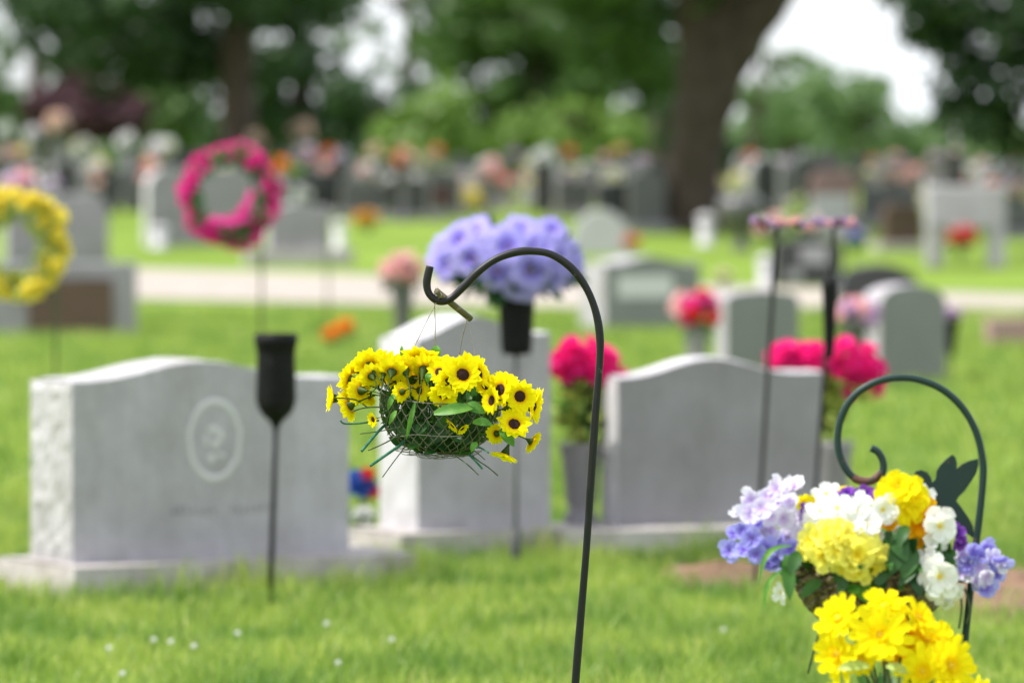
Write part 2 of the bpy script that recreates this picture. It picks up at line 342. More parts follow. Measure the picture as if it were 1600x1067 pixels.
def grass(name, n, y0, y1, wid, hmin, hmax, bw):
    # density is even over the ground; wid(y) is the half width
    Y = rng.uniform(y0, y1, n * 2); X = rng.uniform(-1, 1, n * 2) * wid(y1)
    keep = np.abs(X) < wid(Y); X = X[keep][:n]; Y = Y[keep][:n]; n = len(X)
    tuft = 0.5 + 0.5 * np.sin(X * 9.1 + np.sin(Y * 5.3) * 2.2) * np.cos(Y * 7.7 + X * 3.1)
    tuft2 = 0.5 + 0.5 * np.sin(X * 2.7 + 1.3 * np.sin(Y * 1.7)) * np.cos(Y * 2.1)
    s = np.array([in_soil(a, b) for a, b in zip(X, Y)])
    keep = rng.random(n) > np.minimum(.9, s * 1.3); X, Y, tuft, tuft2 = X[keep], Y[keep], tuft[keep], tuft2[keep]; n = len(X)
    Z = np.where(Y < 50, 0, .03 * (Y - 50))
    h = rng.uniform(hmin, hmax, n) * (0.6 + .35 * tuft + .35 * tuft2)
    # longer where the mower cannot reach, along the stones' bases
    for (ax, ay, bx, by) in EDGE:
        t = np.clip(((X - ax) * (bx - ax) + (Y - ay) * (by - ay)) / ((bx - ax) ** 2 + (by - ay) ** 2), 0, 1)
        d = np.hypot(X - ax - t * (bx - ax), Y - ay - t * (by - ay)); h *= 1 + (.1 + .9 * (np.sin(t * 17 + ax * 5) * np.sin(t * 7.3 + ay) > .15)) * np.exp(-(d / .12) ** 2)
    a = rng.uniform(0, 2 * np.pi, n); lean = rng.uniform(.1, .75, n) * h; la = rng.uniform(0, 2 * np.pi, n)
    dx, dy = np.cos(a) * bw, np.sin(a) * bw; lx, ly = np.cos(la) * lean, np.sin(la) * lean
    V = np.zeros((n, 5, 3), np.float32)
    V[:, 0] = np.c_[X - dx, Y - dy, Z]; V[:, 1] = np.c_[X + dx, Y + dy, Z]
    V[:, 2] = np.c_[X + dx * .75 + lx * .35, Y + dy * .75 + ly * .35, Z + h * .55]; V[:, 3] = np.c_[X - dx * .75 + lx * .35, Y - dy * .75 + ly * .35, Z + h * .55]
    V[:, 4] = np.c_[X + lx, Y + ly, Z + h * .95]
    me = bpy.data.meshes.new(name); me.vertices.add(n * 5); me.vertices.foreach_set('co', V.ravel())
    b = (np.arange(n) * 5)[:, None]
    loops = np.concatenate([b + np.array([[0, 1, 2, 3]]), b + np.array([[3, 2, 4]])], 1).ravel().astype(np.int32)
    me.loops.add(len(loops)); me.loops.foreach_set('vertex_index', loops)
    me.polygons.add(n * 2); st = np.stack([np.arange(n) * 7, np.arange(n) * 7 + 4], 1).ravel().astype(np.int32)
    me.polygons.foreach_set('loop_start', st); me.update(calc_edges=True); me.validate()
    me.materials.append(M['blade'])
    o = bpy.data.objects.new('grass', me); col.objects.link(o); return o

# ------------------------------------------------------------------ headstones
def noise2(a, b): return random.uniform(-.8, .8) + math.sin(a * 5.3 + b * 9.1) * .2
def slab(mb, c, yaw, W, T, top, n=24, rough=0.0, roughtop=0.0, mi_face=0, mi_side=1, m=9):
    """upright slab; c = near-left bottom corner of the front face, top(u) = height along the face"""
    c = Vector(c); ex = Vector((math.cos(yaw), math.sin(yaw), 0)); ey = Vector((-math.sin(yaw), math.cos(yaw), 0)); ez = Vector((0, 0, 1))
    pt = lambda u, v, z: c + ex * (u * W) + ey * (v * T) + ez * z
    cols = [i / n for i in range(n + 1)]
    for v, fl in ((0, False), (1, True)):
        rows = [[pt(u, v, top(u) * k / 3) for u in cols] for k in range(4)]; mb.grid(rows, False, mi_face, fl)
    rows = []
    for j in range(6):
        v = j / 5
        rows.append([pt(u, v, top(u) + (roughtop * noise2(u * 4, v) if 0 < j < 5 and 0 < i < n else 0) + (.004 if 0 < j < 5 else 0)) for i, u in enumerate(cols)])
    mb.grid(rows, False, mi_side)
    for u, fl, sg in ((0, True, -1), (1, False, 1)):
        rows = []; m2 = m * 2 if rough > .0062 else m; nj = 12 if rough > .0062 else 6
        for i in range(m2 + 1):
            row = []
            for j in range(nj + 1):
                e = 0 < i < m2 and 0 < j < nj
                row.append(pt(u, j / nj, top(u) * i / m2) + ex * (sg * (rough * (1 + .9 * noise2(i * .7, j * .9 + u)) if e else 0)))
            rows.append(row)
        mb.grid(rows, False, mi_side, fl)
def serp(hs0, hc, hs1, pk=.48, p=1.5):
    def f(u):
        s = hs0 * (1 - u) + hs1 * u
        return s + (hc - (hs0 + hs1) / 2) * (0.5 + .5 * math.cos(2 * math.pi * min(max((u - pk) * 1.02, -.5), .5))) ** p
    return f
def arch(h, rise):
    return lambda u: h - rise + rise * math.sqrt(max(0, 1 - (2 * u - 1) ** 2))
flat = lambda h: (lambda u: h)
def rounded(h, r=.18):
    def f(u):
        d = min(u, 1 - u)
        return h if d > r else h - .12 * h * (1 - math.sqrt(max(0, 1 - ((r - d) / r) ** 2))) * 1.6
    return f
def headstone(name, label, c, yaw, W, T, top, mats, base=None, basemat=None, rough=.0, roughtop=0, group=None, baseargs=(.12, .12, .14, .14), n=24):
    """c: near-left foot of the slab on the ground; base = height of its plinth"""
    c = Vector(c); t = thing(name, label, 'headstone', c, group)
    hb = base or 0
    if base:
        l, r, f, b = baseargs; ex = Vector((math.cos(yaw), math.sin(yaw), 0)); ey = Vector((-math.sin(yaw), math.cos(yaw), 0))
        mb = MB(); slab(mb, c - ex * l - ey * f - Vector((0, 0, .05)), yaw, W + l + r, T + f + b, flat(base + .05), 30, .006, .003, 0, 0, 4)
        mb.obj('plinth', basemat or mats[1], t, True)
    mb = MB(); slab(mb, c + Vector((0, 0, hb + .001)), yaw, W, T, top, n, rough, roughtop)
    s = mb.obj('slab', mats, t, False)
    return t
def onface(c, yaw, u, z, off=.003):
    ex = Vector((math.cos(yaw), math.sin(yaw), 0)); ey = Vector((-math.sin(yaw), math.cos(yaw), 0))
    return Vector(c) + ex * u - ey * off + Vector((0, 0, z))

EDGE = []
def edge_of(c, yaw, W, l, r, f):
    ex = Vector((math.cos(yaw), math.sin(yaw), 0)); ey = Vector((-math.sin(yaw), math.cos(yaw), 0))
    a = Vector(c) - ex * l - ey * (f + .04); b = Vector(c) + ex * (W + r) - ey * (f + .04); EDGE.append((a.x, a.y, b.x, b.y))
# A: the wide serpentine headstone at left
ya = R(31); cA = Vector(((112 - 800) / F * 16.31, 16.31, 0))
tA = headstone('headstone', 'wide light grey headstone with curved top and a pale oval carved on its face', cA, ya, .911, .269, serp(.523, .575, .519, .46), [M['granite'], M['rock']], .10, M['base'], .0065, .004, baseargs=(.05, .17, .11, .14)); edge_of(cA, ya, .911, .05, .17, .11)
# oval wreath carving
mb = MB(); ob = (lambda a, rx, rz, off: onface(cA, ya, .462 + rx * math.cos(a), .447 + rz * math.sin(a), off)); n = 48
# centre u from photo: pixel (337,685)
_rx = .09
for (r0, r1) in ((1.0, .85),):
    rows = [[ob(2 * math.pi * k / n, _rx * r * (1 + .02 * math.sin(9 * 2 * math.pi * k / n)), .122 * r, .0035 if i in (1, 2) else .0005) for k in range(n)] for i, r in enumerate((1.0, .97, .87, .84))]
    mb.grid(rows, True)
oval = mb.obj('oval_carving', M['pale_ring'], tA)
mb = MB()
for (u, z, rx, rz) in ((.004, -.012, .012, .014), (-.006, .032, .018, .010), (.02, .014, .009, .02), (-.010, -.052, .012, .014), (-.028, .0, .007, .018), (.022, -.045, .014, .007)):
    rows = [[onface(cA, ya, .462 + u + rx * r * math.cos(2 * math.pi * k / 16), .447 + z + rz * r * math.sin(2 * math.pi * k / 16), .001 + .003 * (1 - r)) for k in range(16)] for r in (1, .6, .05)]
    mb.grid(rows, True)
mb.obj('figure_carving', M['pale_ring'], tA)
mb = MB()
for k in range(16):
    if k == 8: mb.obj('worn_lettering', M['grey2'], tA); mb = MB()
    u = .33 + .021 * k + random.uniform(-.003, .003); z = .245 + .004 * math.sin(k)
    if k in (7, 8): continue
    for q in range(2):
        a = random.uniform(-.8, .8); l = random.uniform(.006, .012); mb.tube([onface(cA, ya, u - l * math.sin(a), z - l, .001), onface(cA, ya, u + l * math.sin(a), z + l, .001)], .0016, 5)
mb.obj('worn_lettering', M['grey2'], tA)
# B: narrow upright headstone in the middle
cB = Vector(((652 - 800) / F * 17.8, 17.8, 0))
tB = headstone('headstone', 'tall narrow white grey headstone behind the hanging sunflower basket', cB, ya, .488, .239, serp(.60, .672, .615, .42, 1.2), [M['granite'], M['white']], .095, M['base'], .006, .002, baseargs=(.10, .06, .07, .10)); edge_of(cB, ya, .488, .10, .06, .07)
# D: wide headstone right of centre
yd = R(16); cD = Vector(((965 - 800) / F * 18.08, 18.08, 0))
tD = headstone('headstone', 'smooth grey headstone right of the black hook, between two hot pink bouquets', cD, yd, .689, .175, serp(.474, .535, .487, .45), [M['grey2'], M['white']], .09, M['base'], .004, .002, baseargs=(.22, .25, .12, .12)); edge_of(cD, yd, .689, .22, .25, .12)

g1 = grass('grass', 150000, 10.5, 21, lambda y: .35 + y * .125, .03, .085, .0024)
tag(g1, 'bright green mown lawn grass round the headstones', 'grass', kind='stuff')
g2 = grass('grass', 90000, 21, 46, lambda y: .4 + y * .115, .05, .09, .005)
tag(g2, 'sunlit lawn grass between the headstones and the road', 'grass', kind='stuff')

# ------------------------------------------------------------------ flower meshes (local, +Z = flower axis)
def petals(mb, n, r0, L, W, tilt, tip='round', curl=0.0, cup=0.15, spin=0.0, jit=.12, z0=0.0, mi=0, wav=0.0):
    for k in range(n):
        a = spin + 2 * math.pi * k / n + random.uniform(-.5, .5) * jit; l = L * random.uniform(1 - jit, 1 + jit); tl = tilt + random.uniform(-jit, jit)
        er = Vector((math.cos(a), math.sin(a), 0)); et = Vector((-math.sin(a), math.cos(a), 0)); rows = []
        ns = 5
        for i in range(ns + 1):
            t = i / ns
            if tip == 'point': w = W * (math.sin(math.pi * min(1, (.18 + .82 * t))) ** .8 if t < 1 else 0.02) * (1.1 if t < .6 else 1)
            elif tip == 'notch': w = W * (.35 + .65 * math.sin(math.pi * min(t, .93) * .62) ** .8) * (1 if t < .95 else .72)
            else: w = W * (.3 + .7 * math.sin(math.pi * t * .60) ** 1.0) * (1 if t < .95 else .62)
            ang = tl + curl * t
            rr = r0 + l * t * math.cos(tl + curl * t * .5); zz = z0 + l * t * math.sin(tl + curl * t * .5)
            row = []
            for j in range(5):
                s = (j - 2) / 2; c = er * rr + et * (s * w * .5) + Vector((0, 0, zz + cup * w * (s * s) * .5 + wav * w * math.sin(s * 5 + k + t * 3)))
                if i == ns and tip == 'round': c -= er * (abs(s) ** 2 * l * .10)
                if i == ns and tip == 'notch': c -= er * ((abs(s) ** 2 * .08 + (.07 if j == 2 else 0)) * l)
                row.append(c)
            rows.append(row)
        mb.grid(rows, False, mi)
def disc(mb, r, h, z=0, mi=0, n=16):
    rows = [[Vector((math.cos(2 * math.pi * k / n) * r * q, math.sin(2 * math.pi * k / n) * r * q, z + h * (1 - q * q) + (random.uniform(0, h * .25)))) for k in range(n)] for q in (1.0, .8, .55, .3, .02)]
    mb.grid(rows, True, mi)
def fl_sunflower():
    p = MB(); petals(p, 13, .007, .0215, .0135, R(10), 'point', R(14), .22); petals(p, 12, .007, .0195, .0130, R(22), 'point', R(-8), .22, .22, z0=.001)
    c = MB(); disc(c, .0108, .0035, .001); s = MB(); s.lathe((0, 0, 0), [(.002, -.016), (.003, -.012), (.005, -.008), (.0075, -.003), (.0085, 0.0)], 10)
    s.tube([(0, 0, -.014), (.001, 0, -.03), (.004, .002, -.05)], .0013, 6)
    return p.mesh('sunflower', M['sun_p']), c.mesh('flower_center', M['sun_c']), s.mesh('calyx', M['calyx'])
SUN = [fl_sunflower() for _ in range(4)]
def fl_daisy(mat='daisy_p', R_=.045):
    p = MB(); petals(p, 13, .006, R_ * .90, R_ * .33, R(4), 'notch', R(14), .25, jit=.2); petals(p, 11, .005, R_ * .70, R_ * .30, R(24), 'notch', R(-6), .25, .3, jit=.2, z0=.003); petals(p, 9, .003, R_ * .28, R_ * .13, R(50), 'round', 0, .2, .1, z0=.004)
    c = MB(); disc(c, R_ * .17, .004, .004); s = MB(); s.lathe((0, 0, 0), [(.002, -.02), (.004, -.014), (.008, -.006), (.011, 0)], 10)
    return p.mesh('daisy', M[mat]), c.mesh('flower_center', M['yellow_c']), s.mesh('calyx', M['calyx'])
DAISY = [fl_daisy() for _ in range(3)]; DAISYO = [fl_daisy('orange_p')]
def fl_primrose(mat, R_=.026, n=6, layers=2):
    p = MB(); petals(p, n, .001, R_, R_ * (.98 if n < 6 else .80), R(6), 'round', R(22), .22, jit=.22, wav=.10); 
    if layers > 1: petals(p, n - 1, .001, R_ * .70, R_ * .62, R(30), 'round', R(-12), .3, .4, jit=.25, z0=.002, wav=.1)
    if layers > 2: petals(p, n - 3, .001, R_ * .42, R_ * .4, R(50), 'round', R(-20), .3, .9, jit=.3, z0=.003, wav=.1)
    c = MB(); disc(c, R_ * .11, .003, .002)
    return p.mesh('flower', M[mat]), c.mesh('flower_center', M['yellow_c']), None
FL = {k: [fl_primrose(k, r, n, l) for _ in range(2)] for k, r, n, l in (('pyel_p', .026, 7, 3), ('byel_p', .028, 6, 2), ('orange_p', .028, 6, 2), ('white_p', .026, 6, 2), ('lilac_p', .018, 5, 2), ('blue_p', .018, 5, 2), ('purple_p', .020, 6, 3))}
def fl_petunia(R_=.072):
    p = MB(); n = 40; rows = []
    for i, (q, z) in enumerate(((.08, -.045), (.16, -.02), (.28, -.004), (.48, .004), (.72, .008), (.90, .006), (1.0, 0.0))):
        rows.append([Vector((math.cos(a) * R_ * q * (1 + .05 * q * math.sin(5 * a)), math.sin(a) * R_ * q * (1 + .05 * q * math.sin(5 * a)), z + q * q * .011 * math.sin(10 * a + i) + q ** 3 * .008 * math.sin(17 * a))) for a in [2 * math.pi * k / n for k in range(n)]])
    p.grid(rows, True); c = MB(); disc(c, R_ * .10, .006, -.02)
    return p.mesh('petunia', M['petunia']), c.mesh('flower_center', M['yellow_c']), None
PET = [fl_petunia() for _ in range(3)]
_bl = {}
def fl_bloom(mat):
    """ruffled cloth rose, unit radius"""
    if mat in _bl: return random.choice(_bl[mat])
    l = []
    for _ in range(3):
        p = MB(); petals(p, 8, .08, .95, .85, R(5), 'round', R(28), .35, wav=.08); petals(p, 7, .06, .80, .75, R(32), 'round', R(18), .35, .4, wav=.08); petals(p, 6, .04, .62, .6, R(58), 'round', R(10), .4, .9, wav=.1); petals(p, 4, .02, .4, .4, R(78), 'round', R(5), .4, .2, wav=.1)
        petals(p, 6, .08, .8, .8, R(-30), 'round', R(20), .3, .2, wav=.08)
        l.append(p.mesh('bloom', M[mat]))
    _bl[mat] = l; return random.choice(l)
def place(name, fm, parent, pos, d, s=1.0, center=True, spin=None):
    o = inst(name, fm[0], parent, pos, facing(d, spin), s)
    if center and fm[1]: sub('flower_center', fm[1], o)
    if center and fm[2]: sub('calyx', fm[2], o)
    return o
def leaf(mb, a, b, w, bend=(0, 0, 0), n=6, fold=.15, mi=0, nrm=None):
    a, b = Vector(a), Vector(b); t = (b - a); L = t.length; t.normalize()
    nv = Vector(nrm).normalized() if nrm else Vector((random.uniform(-.3, .3), -1, random.uniform(.1, .9))).normalized()
    s = t.cross(nv); s = s.normalized() if s.length > .05 else t.cross(Vector((0, 0, 1))).normalized(); nn = s.cross(t)
    rows = []
    for i in range(n + 1):
        q = i / n; ww = w * (math.sin(math.pi * (.06 + .94 * q)) ** .75 if q < 1 else .01)
        c = a.lerp(b, q) + Vector(bend) * math.sin(math.pi * q)
        rows.append([c + s * (ww * .5 * k) + nn * (abs(k) * ww * fold) for k in (-1, -.5, 0, .5, 1)])
    mb.grid(rows, False, mi)

# ------------------------------------------------------------------ black hook and the sunflower basket (in focus)
Y0 = 9.8
hk = [(672, 416), (667, 440), (670, 458), (682, 469), (696, 470), (709, 463), (726, 446), (748, 424), (775, 405), (805, 394.5), (832, 392.5), (862, 398), (892, 418), (915, 448), (930, 484), (937, 522), (937, 565), (931, 640), (924, 740), (916, 860), (906, 980), (899, 1067), (888, 1220), (878, 1410)]
tH = thing('shepherd_hook', 'thin black iron shepherd hook carrying the wire basket of sunflowers', 'plant hook', foot(878, Y0))
pts = smoothline([P(x, y, Y0) for x, y in hk], 6); mb = MB(); mb.tube(pts, [.0067 + .0004 * math.sin(i * .37) for i in range(len(pts))], 14); mb.obj('hook_rod', M['rod'], tH)
mb = MB(); f0 = foot(878, Y0); mb.tube([f0 + Vector((-.07, 0, .005)), f0 + Vector((-.068, 0, .05)), f0 + Vector((.068, 0, .05)), f0 + Vector((.07, 0, .005))], .005, 8); mb.obj('ground_prong', M['rod'], tH)

PB = lambda x, y, d=0.0: P(x, y, Y0 + d)
tK = thing('hanging_basket', 'round wire mesh hanging basket full of small yellow sunflowers with dark centres', 'flower basket', PB(690, 712))
mb = MB(); mb.tube([PB(682, 455, -.012), PB(709, 477, .02), PB(735, 498, .05)], .0058, 14); mb.obj('hanger_bar', M['bar'], tK)
for ptsx in ([(683, 449, -.004), (690, 462, -.016), (683, 470, -.004), (657, 522, -.02), (628, 583, -.04)], [(681, 450, 0), (679, 470, .0), (680, 510, .01), (679, 560, .03)],
             [(731, 492, .05), (729, 502, .045), (722, 530, .06), (716, 566, .08)], [(734, 492, .046), (731, 500, .040), (737, 530, .02), (746, 570, -.01)]):
    mb = MB(); mb.tube(smoothline([PB(*q) for q in ptsx], 4), .00085, 6); mb.obj('hanging_wire', M['cord'], tK)
# the wire bowl: fish-scale mesh
cR = PB(688, 612); rim = .104; tiltm = Matrix.Rotation(R(9), 3, 'X') @ Matrix.Rotation(R(2), 3, 'Y')
prof = [(0, 1.0, 0), (.14, 1.0, -.017), (.28, .99, -.034), (.42, .955, -.051), (.56, .89, -.067), (.70, .79, -.081), (.82, .65, -.091), (.91, .47, -.097), (1.0, .28, -.100)]
def bowl(a, t, rim_=rim, pr=prof, c=cR, m3=tiltm):
    for i in range(len(pr) - 1):
        if t <= pr[i + 1][0] or i == len(pr) - 2:
            q = (t - pr[i][0]) / (pr[i + 1][0] - pr[i][0]); r = pr[i][1] + (pr[i + 1][1] - pr[i][1]) * q; z = pr[i][2] + (pr[i + 1][2] - pr[i][2]) * q; break
    return c + m3 @ Vector((math.cos(a) * r * rim_, math.sin(a) * r * rim_, z))
mb = MB(); NA = 32; NR = 9
wob = lambda a, i: .012 * math.sin(a * 3 + i * 1.7)
for i in range(NR):
    for k in range(NA):
        a0 = 2 * math.pi * (k + (i % 2) * .5) / NA
        for sgn in (-1, 1):
            a1 = a0 + sgn * math.pi / NA; pts = []
            for j in range(5):
                q = j / 4; bulge = .35 * math.sin(math.pi * q) / NR
                pts.append(bowl(a0 + (a1 - a0) * q + wob(a0, i), min(1, (i + q) / NR + bulge * .6)))
            mb.tube(pts, .00078, 5, cap=False)
for t_, rr in ((0, .0011), (.99, .0009)):
    mb.tube([bowl(2 * math.pi * k / 48, t_) for k in range(49)], rr, 6)
for k in range(14):   # bunched loops under the bowl
    a = random.uniform(0, 6.28); pts = []
    for j in range(14):
        th = j / 13 * math.pi * 1.6 + a; rr = .05 + .028 * math.sin(3 * th + k)
        pts.append(cR + tiltm @ Vector((math.cos(th) * rr, math.sin(th) * rr, -.099 + random.uniform(-.004, .003))))
    mb.tube(smoothline(pts, 2), .0006, 5)
mb.tube(smoothline([PB(625, 682, -.10), PB(650, 679, -.105), PB(690, 682, -.108), PB(725, 681, -.106)], 3), .0007, 5)
mb.obj('wire_bowl', M['wire'], tK)
# greenery inside
mb = MB()
for k in range(320):
    a = random.uniform(0, 2 * math.pi); q = random.uniform(.1, .9); t_ = random.uniform(.02, .97)
    p = bowl(a, t_); ax = Vector((cR.x, cR.y, p.z)); p = ax.lerp(p, .93 * math.sqrt(q) if k % 3 else .95)
    d = Vector((random.uniform(-1, 1), random.uniform(-1, 1), random.uniform(-.3, 1.0))).normalized() * random.uniform(.018, .045)
    e = p + d
    rr = math.hypot(e.x - cR.x, e.y - cR.y)
    if rr > .098: e.x = cR.x + (e.x - cR.x) * .098 / rr; e.y = cR.y + (e.y - cR.y) * .098 / rr
    if e.z > cR.z + .03: e.z = cR.z + .03
    leaf(mb, p, e, random.uniform(.012, .024), (0, 0, random.uniform(-.004, .006)))
for k in range(60):
    a = random.uniform(0, 2 * math.pi); r_ = random.uniform(.0, .085); p = cR + Vector((math.cos(a) * r_, math.sin(a) * r_, -.05)); mb.tube([p, p + Vector((random.uniform(-.03, .03), random.uniform(-.03, .03), .08))], .0012, 5)
mb.obj('foliage', M['leafm'], tK)
mb = MB()
zc = lambda x, y: (500 + x / 4.444, 520 + y / 4.444)
for (x0, y0, x1, y1, w_, d_) in ((800, 190, 812, 85, .018, -.02), (572, 190, 568, 88, .007, -.03), (790, 560, 1080, 520, .021, -.114), (1060, 620, 1200, 640, .016, -.108), (1010, 500, 1150, 560, .020, -.105), (660, 480, 600, 740, .009, -.108), (530, 540, 480, 640, .009, -.106), (1250, 670, 1350, 790, .020, -.07), (1090, 760, 1050, 830, .012, -.11), (760, 280, 745, 350, .012, -.10), (520, 420, 470, 540, .010, -.09)):
    leaf(mb, PB(*zc(x0, y0), d_), PB(*zc(x1, y1), d_ - .005), w_, (0, -.006, .003), 8, .12, nrm=(random.uniform(-.3, .3), -1, .5))
mb.obj('leaves', M['leafl'], tK)
for (pp, r_, m_) in (([(290, 820), (340, 760), (400, 690), (450, 640)], .0026, 'stemg'), ([(220, 548), (300, 522), (400, 516), (560, 532)], .0013, 'stemd'), ([(142, 608), (170, 630), (280, 628), (410, 608)], .0015, 'stemg'), ([(280, 700), (400, 685), (580, 650)], .0009, 'stemd'), ([(335, 815), (450, 765), (560, 700)], .0012, 'stemd'),
                     ([(350, 922), (440, 860), (540, 790), (600, 740)], .0026, 'stemg'), ([(435, 1000), (500, 910), (575, 810), (600, 760)], .0010, 'stemd'), ([(1100, 985), (1020, 910), (940, 850), (900, 800)], .0011, 'stemd'), ([(1125, 940), (1080, 890), (1035, 845)], .0020, 'stemg'),
                     ([(1235, 990), (1170, 935), (1110, 895), (1040, 840)], .0011, 'stemd'), ([(1170, 832), (1120, 800), (1060, 770)], .0014, 'stemg'), ([(1145, 880), (1100, 840), (1060, 815)], .0008, 'stemd'), ([(100, 452), (180, 455), (260, 470), (330, 520)], .0012, 'stemd'), ([(640, 480), (600, 420), (560, 330)], .0012, 'stemd')):
    mb = MB(); dd = random.uniform(-.112, -.095); mb.tube(smoothline([PB(*zc(x, y), dd + .02 * i) for i, (x, y) in enumerate(pp)], 4), r_, 7); mb.obj('stem', M[m_], tK)
# (zoom x, y, radius in photo px, facing right/up/to camera, depth offset)
sf = [(992, 290, 27, (.05, .1, 1), -.125), (900, 345, 25, (-.1, -.1, 1), -.115), (858, 425, 24, (-.15, -.5, .85), -.105), (830, 275, 21, (-.4, .3, .8), -.09), (1100, 285, 25, (.9, .2, .3), -.10), (1255, 395, 24, (-.62, .15, .75), -.09), (1385, 440, 27, (.35, -.05, .95), -.09), (1195, 470, 23, (-.8, .0, .6), -.11), (1348, 638, 28, (.1, .55, .85), -.10), (1468, 505, 28, (.93, -.1, .25), -.05),
      (1285, 840, 23, (-.35, -.9, .15), -.06), (1468, 755, 20, (.75, -.4, -.3), -.04), (700, 175, 30, (.1, .85, -.35), -.05), (340, 225, 27, (-.45, .6, -.65), -.06), (450, 245, 27, (.1, .65, -.7), -.06), (590, 260, 25, (-.2, .5, -.8), -.07), (205, 320, 23, (-.9, .3, -.3), -.04), (92, 455, 24, (-1, .05, .15), -.02), (205, 505, 24, (-.8, -.35, -.4), -.05), (285, 400, 22, (-.6, .0, -.75), -.06),
      (640, 325, 22, (-.1, -.1, -.95), -.05), (570, 410, 18, (-.4, -.2, -.85), -.09), (690, 400, 18, (.4, -.2, -.85), -.06), (1150, 370, 21, (.2, .3, .9), -.07), (515, 195, 17, (0, .9, .2), -.02), (372, 600, 12, (-.7, -.2, .6), -.09), (925, 640, 14, (-.7, -.6, .3), -.095), (985, 660, 12, (.5, -.6, .3), -.095), (1320, 520, 23, (.5, .1, -.5), -.04), (1225, 700, 18, (-.5, -.2, -.6), -.06),
      (420, 300, 22, (-.3, .3, -.9), -.03), (530, 320, 22, (.2, .2, -.9), -.03), (1045, 240, 25, (.3, .6, .4), -.06), (760, 240, 24, (-.2, .8, .2), -.04), (1200, 340, 20, (.2, .8, .2), .0), (650, 230, 26, (.0, .8, -.4), .02), (860, 220, 24, (.0, .85, .3), .0), (1430, 420, 22, (.7, .5, .2), .0), (330, 440, 18, (-.5, -.5, -.5), -.02), (270, 250, 24, (-.6, .6, -.4), -.02), (390, 200, 24, (-.1, .8, -.5), .0), (500, 270, 24, (.1, .6, -.7), -.08), (240, 410, 22, (-.7, .1, -.6), -.03), (600, 200, 24, (-.2, .8, -.5), .03), (720, 250, 26, (.1, .7, -.6), -.07), (360, 300, 22, (-.3, .4, -.8), -.07), (900, 250, 24, (.0, .8, .5), -.07), (1290, 340, 22, (.3, .7, .3), -.04), (1420, 470, 22, (.8, .1, .1), -.02), (1360, 560, 20, (.6, -.1, .5), -.06)]
for i, (x, y, r_, d, dd) in enumerate(sf):
    place('sunflower', SUN[i % 4], tK, PB(*zc(x, y), dd), d, tuple(r_ / 25.0 * 1.04 * random.uniform(.88, 1.1) for _ in range(2)) + (r_ / 25.0 * random.uniform(.7, 1.6),))

# ------------------------------------------------------------------ green hook with butterfly, mixed basket, daisies
Y1 = 8.66
hk = [(1361, 700), (1372, 706), (1380, 722), (1378, 740), (1362, 751), (1342, 750), (1324, 736), (1312, 710), (1309, 678), (1317, 645), (1336, 617), (1366, 598), (1400, 590), (1436, 593), (1472, 608), (1503, 636), (1525, 674), (1535, 715), (1536, 748), (1530, 810), (1521, 880), (1512, 960), (1506, 1020), (1496, 1150), (1478, 1400), (1468, 1556)]
tG = thing('shepherd_hook', 'dark green scrolled garden hook with a butterfly cutout, holding the mixed flower basket', 'plant hook', foot(1468, Y1))
mb = MB(); mb.tube(smoothline([P(x, y, Y1) for x, y in hk], 6), .0056, 12); mb.obj('hook_rod', M['greenrod'], tG)
mb = MB(); mb.tube(smoothline([P(x, y, Y1) for x, y in [(1378, 738), (1362, 751), (1342, 750), (1333, 745)]], 5), .0062, 12); mb.obj('worn_rod_section', M['rust'], tG, label='rusty worn bend at the bottom of the scroll')
bf = [(645, 385), (655, 370), (672, 366), (692, 374), (704, 390), (709, 407), (720, 395), (722, 370), (735, 350), (755, 330), (775, 315), (785, 325), (790, 345), (789, 362), (805, 348), (830, 336), (860, 329), (861, 350), (853, 378), (838, 402), (815, 435), (795, 455), (788, 468), (805, 490), (820, 512), (835, 535), (843, 552), (846, 592), (800, 560), (760, 540), (725, 520), (708, 490), (702, 465), (680, 435), (660, 415)]
mb = MB(); fr = [P(1120 + x / 2.104, 560 + y / 2.104, Y1 + .004) for x, y in bf]; n = len(fr)
bk = [p + Vector((0, .0025, 0)) for p in fr]
cf = sum(fr, Vector()) / n
mb.add(fr + bk, [tuple(range(n))[::-1], tuple(range(n, 2 * n))] + [(i, (i + 1) % n, n + (i + 1) % n, n + i) for i in range(n)]); mb.obj('butterfly_cutout', M['greenrod'], tG, False)

PM = lambda x, y, d=0.0: P(x, y, Y1 + d)
tM = thing('hanging_basket', 'dark wicker hanging basket of mixed white, yellow, purple and blue cloth flowers', 'flower basket', PM(1362, 985))
for (x, y, d) in ((1275, 872, -.05), (1362, 866, .11), (1450, 872, -.05)):
    mb = MB(); mb.tube([PM(1350, 752), PM(x, y, d)], .0008, 6); mb.obj('hanging_wire', M['cord'], tM)
cW = PM(1362, 880, .0)
profw = [(0, 1.0, 0), (.2, .97, -.022), (.4, .90, -.045), (.6, .78, -.067), (.8, .60, -.087), (1.0, .30, -.100)]
wb = lambda a, t, k=1.0: bowl(a, t, .122 * k, profw, cW, Matrix.Identity(3))
mb = MB(); mb.grid([[wb(2 * math.pi * k / 36, t, .95) for k in range(36)] for t in [i / 8 for i in range(9)]], True); mb.obj('basket_liner', M['wicker'], tM)
mb = MB()
for i in range(19):
    for lay in (0, 1):
        mb.tube([wb(2 * math.pi * k / 96, min(1, (i + .5 * lay) / 19), 1 + .028 * math.sin(k * math.pi / 2 * .75 + i * math.pi + lay * 2.0) + random.uniform(-.006, .006)) for k in range(97)], random.uniform(.0022, .0033), 5)
for k in range(24): mb.tube([wb(2 * math.pi * k / 24, t, .99) for t in [i / 8 for i in range(9)]], .002, 5)
mb.obj('wicker_bowl', M['wicker'], tM)
